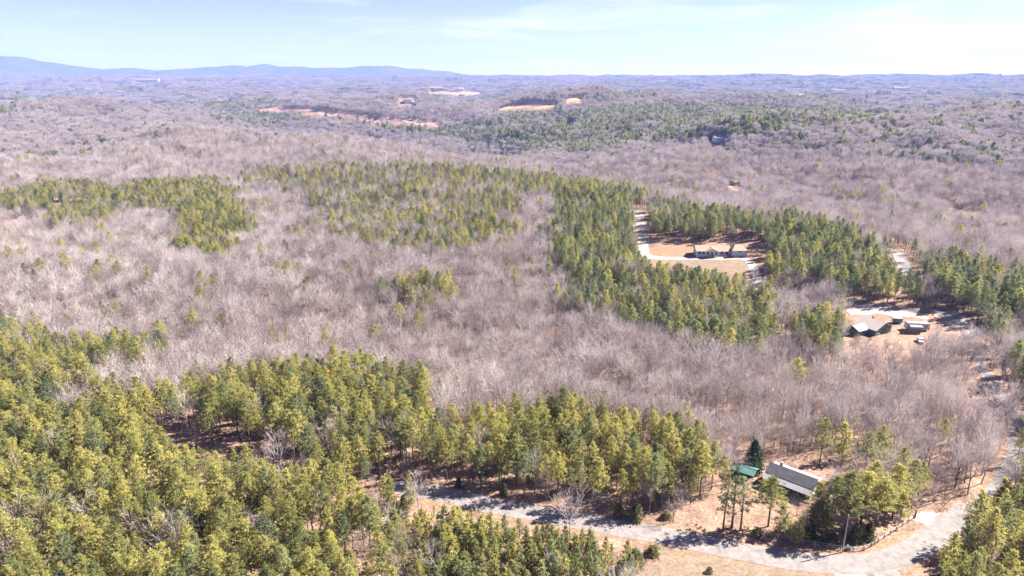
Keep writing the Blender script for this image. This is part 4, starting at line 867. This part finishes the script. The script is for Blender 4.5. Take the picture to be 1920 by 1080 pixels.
# a closer planting of young pines on the strip below the road
ex, ey = grid(84, 190, 2.5); ez = hgt(ex, ey); eH = rng.uniform(3.2, 8.5, len(ex)); eu, ev = proj(ex, ey, ez + 3.5)
m = inany(eu, ev, YOUNG[:1]) & off_paths(ex, ey, 1.2) & free(ex, ey, ez, eH, 1.0) & ~in_glade(ex, ey) & (rng.uniform(0, 1, len(ex)) < .62)
px, py, pz, pH = (np.concatenate([a, b[m]]) for a, b in ((px, ex), (py, ey), (pz, ez), (pH, eH)))
pkind = np.concatenate([pkind, np.where(rng.uniform(0, 1, m.sum()) < .3, 'young_pine_green', 'young_pine').astype(object)]); pstand = np.concatenate([pstand, np.full(m.sum(), 'young', object)])
kk = pkind != ''; px, py, pz, pH, pkind, pstand = px[kk], py[kk], pz[kk], pH[kk], pkind[kk], pstand[kk]
def clear_of(x, y, Q, d):
    ok = np.ones(len(x), bool)
    if len(Q):
        near = np.nonzero(np.hypot(x, y) < 420)[0]
        for b in range(0, len(near), 4000):
            j = near[b:b + 4000]; ok[j] = np.hypot(x[j][:, None] - Q[:, 0], y[j][:, None] - Q[:, 1]).min(1) > d
    return ok
k = clear_of(px, py, hero_xy, 2.6); px, py, pz, pH, pkind, pstand = px[k], py[k], pz[k], pH[k], pkind[k], pstand[k]
PXY = np.stack([px, py], 1)

bx, by = grid(84, 1050, 4.55); bz = hgt(bx, by); bH = 13.0 * rng.uniform(.62, 1.25, len(bx)) * (1 + .1 * waves(bx, by, _W3))
bu, bv = proj(bx, by, bz + .65 * bH)
dens = np.ones(len(bx))
inp = np.zeros(len(bx), bool)
for s, P in PINE.items():
    mm_ = inpoly(bu, bv, P); dens[mm_] = {'front': .07, 'band': .12, 'plantation': .22, 'ridge': .8, 'corner': .45, 'behind_house': .2}.get(s, .4)
dens[inany(bu, bv, YOUNG)] = .07
dens[inpoly(bu, bv, [(60, 742), (190, 735), (330, 772), (430, 795), (570, 815), (640, 838), (730, 850), (800, 880), (760, 930), (690, 950), (640, 905), (560, 872), (430, 840), (290, 806), (110, 750)])] = .12
ok = off_paths(bx, by, LANE_GAP) & free(bx, by, bz, bH, 3.6) & ~in_glade(bx, by) & (rng.uniform(0, 1, len(bx)) < dens)
# thin the woods along the creek so the ground shows
gap = waves(bx * 1.6, by * 1.6, _W2); ok &= ~((gap > 1.35) & (rng.uniform(0, 1, len(bx)) < .7))
ok &= clear_of(bx, by, hero_xy, 4.0)
bx, by, bz, bH = bx[ok], by[ok], bz[ok], bH[ok]
bkind = np.where(rng.uniform(0, 1, len(bx)) < .25, 'slim_bare', 'bare').astype(object)
# saplings below the canopy
tx, ty = grid(84, 380, 4.0); tz = hgt(tx, ty); tH = rng.uniform(3.5, 8.0, len(tx)); tu, tv = proj(tx, ty, tz + .65 * tH)
tk = off_paths(tx, ty, 2.4) & free(tx, ty, tz, tH, 1.6) & ~in_glade(tx, ty) & ~inany(tu, tv, list(PINE.values()) + YOUNG) & (rng.uniform(0, 1, len(tx)) < .5) & clear_of(tx, ty, hero_xy, 2.5)
bx, by, bz, bH = (np.concatenate([a, b[tk]]) for a, b in ((bx, tx), (by, ty), (bz, tz), (bH, tH))); bkind = np.concatenate([bkind, np.full(tk.sum(), 'slim_bare', object)])
# brush in gaps and on verges
qx, qy = grid(84, 420, 4.2); qz = hgt(qx, qy)
qk = off_paths(qx, qy, .9) & free(qx, qy, qz, 2.2, 1.2) & ~inany(qx, qy, GLADE[1:]) & ~(inany(qx, qy, GLADE[:1]) & (rng.uniform(0, 1, len(qx)) < .6)) & (rng.uniform(0, 1, len(qx)) < .62); qx, qy, qz = qx[qk], qy[qk], qz[qk]

# ---- the trees that show largest become things of their own; the rest are masses
def pick_largest(x, y, z, H, n):
    u, v = proj(x, y, z + .6 * H); _, vt = proj(x, y, z + .97 * H); d = np.sqrt(x * x + y * y + (z - CAM_H) ** 2)
    vis = (u > 0) & (u < 1920) & (vt < 1060); size = np.where(vis, H / d, 0)
    idx = np.argsort(-size)[:n]; return idx[size[idx] > 0], u, v, vt
LOOK = {'pine': 'yellow-green pine', 'pine_green': 'green pine', 'lone_pine': 'open-crowned pine', 'young_pine': 'young yellow-green pine', 'young_pine_green': 'young green pine', 'bare': 'spreading bare tree', 'slim_bare': 'slim bare tree'}
PCT = 'zero five ten fifteen twenty twenty-five thirty thirty-five forty forty-five fifty fifty-five sixty sixty-five seventy seventy-five eighty eighty-five ninety ninety-five hundred'.split()
def individual(x, y, z, H, kinds, n, wide=(.9, 1.12)):
    idx, u, v, vt = pick_largest(x, y, z, H, n); cells = {}
    for i in idx: cells.setdefault((LOOK[kinds[i]], 5 * int(np.clip(round(u[i] / 96), 0, 20)), 5 * int(np.clip(round((1080 - v[i]) / 54), 0, 20))), []).append(i)
    for (noun, c, r), mem in sorted(cells.items()):
        place = (PCT[c // 5] + ' percent across' if 0 < c < 100 else 'at the ' + ('left' if c == 0 else 'right') + ' edge') + ' and ' + (PCT[r // 5] + ' percent up' if r > 0 else 'at the bottom of'); left = list(mem); names = {}
        for word, key in (('tallest of', lambda i: -H[i]), ('leftmost of', lambda i: u[i]), ('rightmost of', lambda i: -u[i]), ('lowest of', lambda i: -v[i]), ('highest of', lambda i: vt[i]), ('shortest of', lambda i: H[i])):
            if len(mem) == 1: names[mem[0]] = 'only ' + noun; left = []; break
            for nth in ('', 'second ', 'third ') if len(mem) > 5 else ('', 'second '):
                rank = sorted(mem, key=key); b = rank[min(len(rank) - 1, ('', 'second ', 'third ').index(nth))]
                if b in left: names[b] = noun + ', ' + nth + word + ' those'; left.remove(b)
        for i in mem:
            lab = (names.get(i) or noun + ' amid others') + ' ' + place + ' the photo'
            if len(lab.split()) > 16: lab = lab.replace(' and ', ', ').replace(' those at', ' those near').replace(' the photo', '')
            stand(kinds[i], int(rng.integers(0, 50)), x[i], y[i], H[i], rng.uniform(*wide) * (1.3 if 'young' in kinds[i] else 1), rng.uniform(0, 6.28), lab, GROUPS['pine' if 'pine' in kinds[i] else 'bare tree'] + ', ' + place)
    rest = np.ones(len(x), bool); rest[idx] = False; return rest
n_hero_p = sum('pine' in h[0] for h in HERO); n_hero_b = sum(h[0] in ('bare', 'slim_bare') for h in HERO)
rp = individual(px, py, pz, pH, pkind, 300 - n_hero_p)
rb = individual(bx, by, bz, bH, bkind, 300 - n_hero_b)

def scatter(name, protos, x, y, z, sc, wide, var, label, cat, dz=-.12):
    """a mass of trees: points that carry the variants (geometry nodes)"""
    n = len(x); me = bpy.data.meshes.new(name); me.vertices.add(n); me.vertices.foreach_set('co', np.stack([x, y, z + dz], 1).astype(np.float32).reshape(-1))
    for an, dat in (('rz', rng.uniform(0, 6.2832, n)), ('sz', sc), ('sx', sc * wide)):
        a = me.attributes.new(an, 'FLOAT', 'POINT'); a.data.foreach_set('value', np.asarray(dat, np.float32))
    a = me.attributes.new('variant', 'INT', 'POINT'); a.data.foreach_set('value', np.asarray(var, np.int32))
    o = link(name, me); tag(o, label, cat, None, 'stuff')
    g = bpy.data.node_groups.new(name, 'GeometryNodeTree'); g.interface.new_socket('Geometry', in_out='INPUT', socket_type='NodeSocketGeometry'); g.interface.new_socket('Geometry', in_out='OUTPUT', socket_type='NodeSocketGeometry')
    N = g.nodes; K = g.links.new; gi = N.new('NodeGroupInput'); go = N.new('NodeGroupOutput'); jn = N.new('GeometryNodeJoinGeometry')
    def attr(nm, ty='FLOAT'):
        q = N.new('GeometryNodeInputNamedAttribute'); q.data_type = ty; q.inputs['Name'].default_value = nm; return q.outputs['Attribute']
    rot = N.new('ShaderNodeCombineXYZ'); K(attr('rz'), rot.inputs['Z'])
    scl = N.new('ShaderNodeCombineXYZ'); sx = attr('sx'); K(sx, scl.inputs['X']); K(sx, scl.inputs['Y']); K(attr('sz'), scl.inputs['Z']); vv = attr('variant', 'INT')
    for k, pm in enumerate(protos):
        po = bpy.data.objects.new('grown_' + name, pm)          # not linked to the scene: only lends its mesh
        oi = N.new('GeometryNodeObjectInfo'); oi.inputs['Object'].default_value = po; oi.inputs['As Instance'].default_value = False
        cmp_ = N.new('FunctionNodeCompare'); cmp_.data_type = 'INT'; cmp_.operation = 'EQUAL'; K(vv, cmp_.inputs['A']) if False else None
        ia = [s_ for s_ in cmp_.inputs if s_.type == 'INT']; K(vv, ia[0]); ia[1].default_value = k
        ip = N.new('GeometryNodeInstanceOnPoints'); K(gi.outputs[0], ip.inputs['Points']); K(cmp_.outputs[0], ip.inputs['Selection']); K(oi.outputs['Geometry'], ip.inputs['Instance'])
        K(rot.outputs[0], ip.inputs['Rotation']); K(scl.outputs[0], ip.inputs['Scale']); K(ip.outputs[0], jn.inputs[0])
    K(jn.outputs[0], go.inputs[0]); md = o.modifiers.new('trees', 'NODES'); md.node_group = g
    return o
def mass(name, x, y, z, H, kinds, label, cat):
    keys = sorted(set(kinds)); protos, base = [], {}
    for k in keys:
        base[k] = len(protos); protos += [joined(t, c) for t, c, h, r in KINDS[k]]
    var = np.array([base[k] + rng.integers(0, len(KINDS[k])) for k in kinds]); h0 = np.array([KINDS[k][0][2] for k in kinds])
    scatter(name, protos, x, y, z, H / h0, rng.uniform(.88, 1.15, len(x)), var, label, cat)
mass('pine_forest', px[rp], py[rp], pz[rp], pH[rp], pkind[rp], 'dense stands of pine over the near and middle hills', 'forest')
mass('bare_forest', bx[rb], by[rb], bz[rb], bH[rb], bkind[rb], 'pale leafless hardwood forest over the near and middle hills', 'forest')
mass('undergrowth', qx, qy, qz, rng.uniform(.9, 2.8, len(qx)), np.full(len(qx), 'brush', object), 'dry twiggy undergrowth on the forest floor', 'undergrowth')

# ---- farther hills
fx, fy = grid(1050, 2700, 8.6, 80); fz = hgt(fx, fy); fH = 13.5 * rng.uniform(.75, 1.2, len(fx))
fu, fv = proj(fx, fy, fz + .6 * fH); okf = free(fx, fy, fz, fH, 4.5)
pn = waves(fx * .8 + 300, fy * .8, _W); pp = .05 + .22 * smooth(.6, 1.7, pn) + .16 * smooth(0, 1200, fx)
_rx, _ry = ragged(fx, fy, 9 + .006 * np.hypot(fx, fy)); fu, fv = proj(_rx, _ry, fz + .6 * fH)
for P, q in zip(FARPINE, FARPINE_P): pp = np.where(inpoly(fu, fv, P), q, pp)
ispine = rng.uniform(0, 1, len(fx)) < pp
cb = [joined(*meshes('far bare', coarse_bare(300 + k, 14, 5.6, 620, .12), M['bark'], M['far_twig'])) for k in range(6)]
cp = [joined(*meshes('far pine', coarse_pine(320 + k, 15, 3.6, 260, .62), PB, NG)) for k in range(5)]
m = okf & ~ispine; scatter('bare_hills', cb, fx[m], fy[m], fz[m], fH[m] / 14, rng.uniform(.9, 1.2, m.sum()), rng.integers(0, 6, m.sum()), 'leafless woods over the far rolling hills', 'forest')
m = okf & ispine; X2, Y2 = np.repeat(fx[m], 2), np.repeat(fy[m], 2); X2 = X2 + rng.uniform(-3.5, 3.5, len(X2)); Y2 = Y2 + rng.uniform(-3.5, 3.5, len(X2))
scatter('pine_hills', cp, X2, Y2, hgt(X2, Y2), rng.uniform(.75, 1.15, len(X2)), rng.uniform(.95, 1.25, len(X2)), rng.integers(0, 5, len(X2)), 'pine stands on the far rolling hills', 'forest')
# ---- woods towards the horizon: groves
def grove(seed, one, n, half):
    rg = np.random.default_rng(seed); V, F, Q = [], [], []
    for k in range(n):
        (v, f), q = one(seed * 50 + k); s = rg.uniform(.75, 1.2); o = np.array([rg.uniform(-half, half), rg.uniform(-half, half), 0]); b = len(V)
        V += [p * s + o for p in v]; F += [tuple(i + b for i in ff) for ff in f]; Q.append(q * s + o)
    return (V, F), np.vstack(Q)
gb = [joined(*meshes('grove', grove(8 + k, lambda s: coarse_bare(s, 14, 6, 110, .45), 12, 17), M['bark'], M['far_twig'])) for k in range(4)]
gp = [joined(*meshes('pine grove', grove(18 + k, lambda s: coarse_pine(s, 15, 4, 60, 1.3), 14, 16), PB, NG)) for k in range(4)]
hx, hy = grid(2700, 9300, 29, 200); hz = hgt(hx, hy); hu, hv = proj(hx, hy, hz + 8); okh = free(hx, hy, hz, 13., 14.)
pp = .12 + .55 * smooth(.5, 1.6, waves(hx * .55 + 300, hy * .55, _W)) + .15 * smooth(0, 3000, hx)
for P, q in zip(FARPINE, FARPINE_P): pp = np.where(inpoly(hu, hv, P), q, pp)
okh &= ~((waves(hx + 5000, hy * .7, _W) > 1.75))
isp = rng.uniform(0, 1, len(hx)) < pp
m = okh & ~isp; scatter('horizon_bare_woods', gb, hx[m], hy[m], hz[m], rng.uniform(.8, 1.15, m.sum()), rng.uniform(1., 1.15, m.sum()), rng.integers(0, 4, m.sum()), 'leafless woods fading towards the horizon', 'forest')
m = okh & isp; scatter('horizon_pine_woods', gp, hx[m], hy[m], hz[m], rng.uniform(.8, 1.15, m.sum()), rng.uniform(1., 1.15, m.sum()), rng.integers(0, 4, m.sum()), 'pine woods fading towards the horizon', 'forest')
print('COUNTS pines', len(px), 'bare', len(bx), 'brush', len(qx), 'far', len(fx), 'horizon', len(hx))

# ------------------------------------------------------------------ mountains
SKY = [(-900, 112), (-400, 108), (-100, 104), (0, 105), (35, 106), (60, 112), (100, 118), (150, 125), (200, 131), (235, 127), (250, 126.5), (265, 130), (300, 132), (350, 129), (400, 125), (440, 122.5), (470, 124.5), (497, 119.5), (520, 124), (560, 125), (600, 127.5), (660, 126), (690, 123), (740, 124), (770, 129), (790, 129.5), (840, 134), (880, 140), (930, 142), (1000, 145), (1150, 143), (1200, 144), (1320, 146), (2000, 146), (2900, 146)]
def build_mountains():
    rg = np.random.default_rng(5); us = np.arange(-900, 2900, 4.0); vs = np.interp(us, [p[0] for p in SKY], [p[1] for p in SKY]) + .5 * np.sin(us * .11) + .35 * np.sin(us * .37 + 1) + rg.normal(0, .18, len(us))
    rows = np.linspace(-1, 1, 41); V, F = [], []
    D0, DEP = 11800.0, 2400.0
    for j, t in enumerate(rows):
        for i, u in enumerate(us):
            dx, dy, dz = ray(u, vs[i]); k = D0 / dy; top = CAM_H + dz * k; x0 = dx * k
            prof = max(0.0, 1 - abs(t) ** 1.25); gul = (math.sin(u * .045 + 4.2 * t) + .6 * math.sin(u * .13 - 7 * t)) * 22 * prof * (1 - prof) * 2
            V.append((x0, D0 + t * DEP, -20 + (top + 20) * prof + gul))
    n = len(us)
    for j in range(len(rows) - 1):
        for i in range(n - 1): F.append((j * n + i, j * n + i + 1, (j + 1) * n + i + 1, (j + 1) * n + i))
    me = new_mesh('mountains', V, F, [M['mountain']]); me.polygons.foreach_set('use_smooth', np.ones(len(F), bool))
    tag(link('mountains', me), 'long blue mountain ridge on the horizon', None, None, 'structure')
build_mountains()

# ------------------------------------------------------------------ haze
def build_haze():
    m = bpy.data.materials.new('blue haze'); m.use_nodes = True; t = m.node_tree; t.nodes.clear(); o = t.nodes.new('ShaderNodeOutputMaterial'); v = t.nodes.new('ShaderNodeVolumePrincipled')
    v.inputs['Color'].default_value = (0.29, 0.44, 1.0, 1); v.inputs['Density'].default_value = 5.8e-5; v.inputs['Anisotropy'].default_value = 0.0
    t.links.new(v.outputs[0], o.inputs['Volume'])
    x, y0, y1, z0, z1 = 16000, -12000, 14300, -90, 520
    V = [(sx * x, y, z) for z in (z0, z1) for y in (y0, y1) for sx in (-1, 1)]
    F = [(0, 2, 3, 1), (4, 5, 7, 6), (0, 1, 5, 4), (2, 6, 7, 3), (0, 4, 6, 2), (1, 3, 7, 5)]
    tag(link('haze', new_mesh('haze', V, F, [m])), 'thin blue haze over the far hills', None, None, 'stuff')
build_haze()
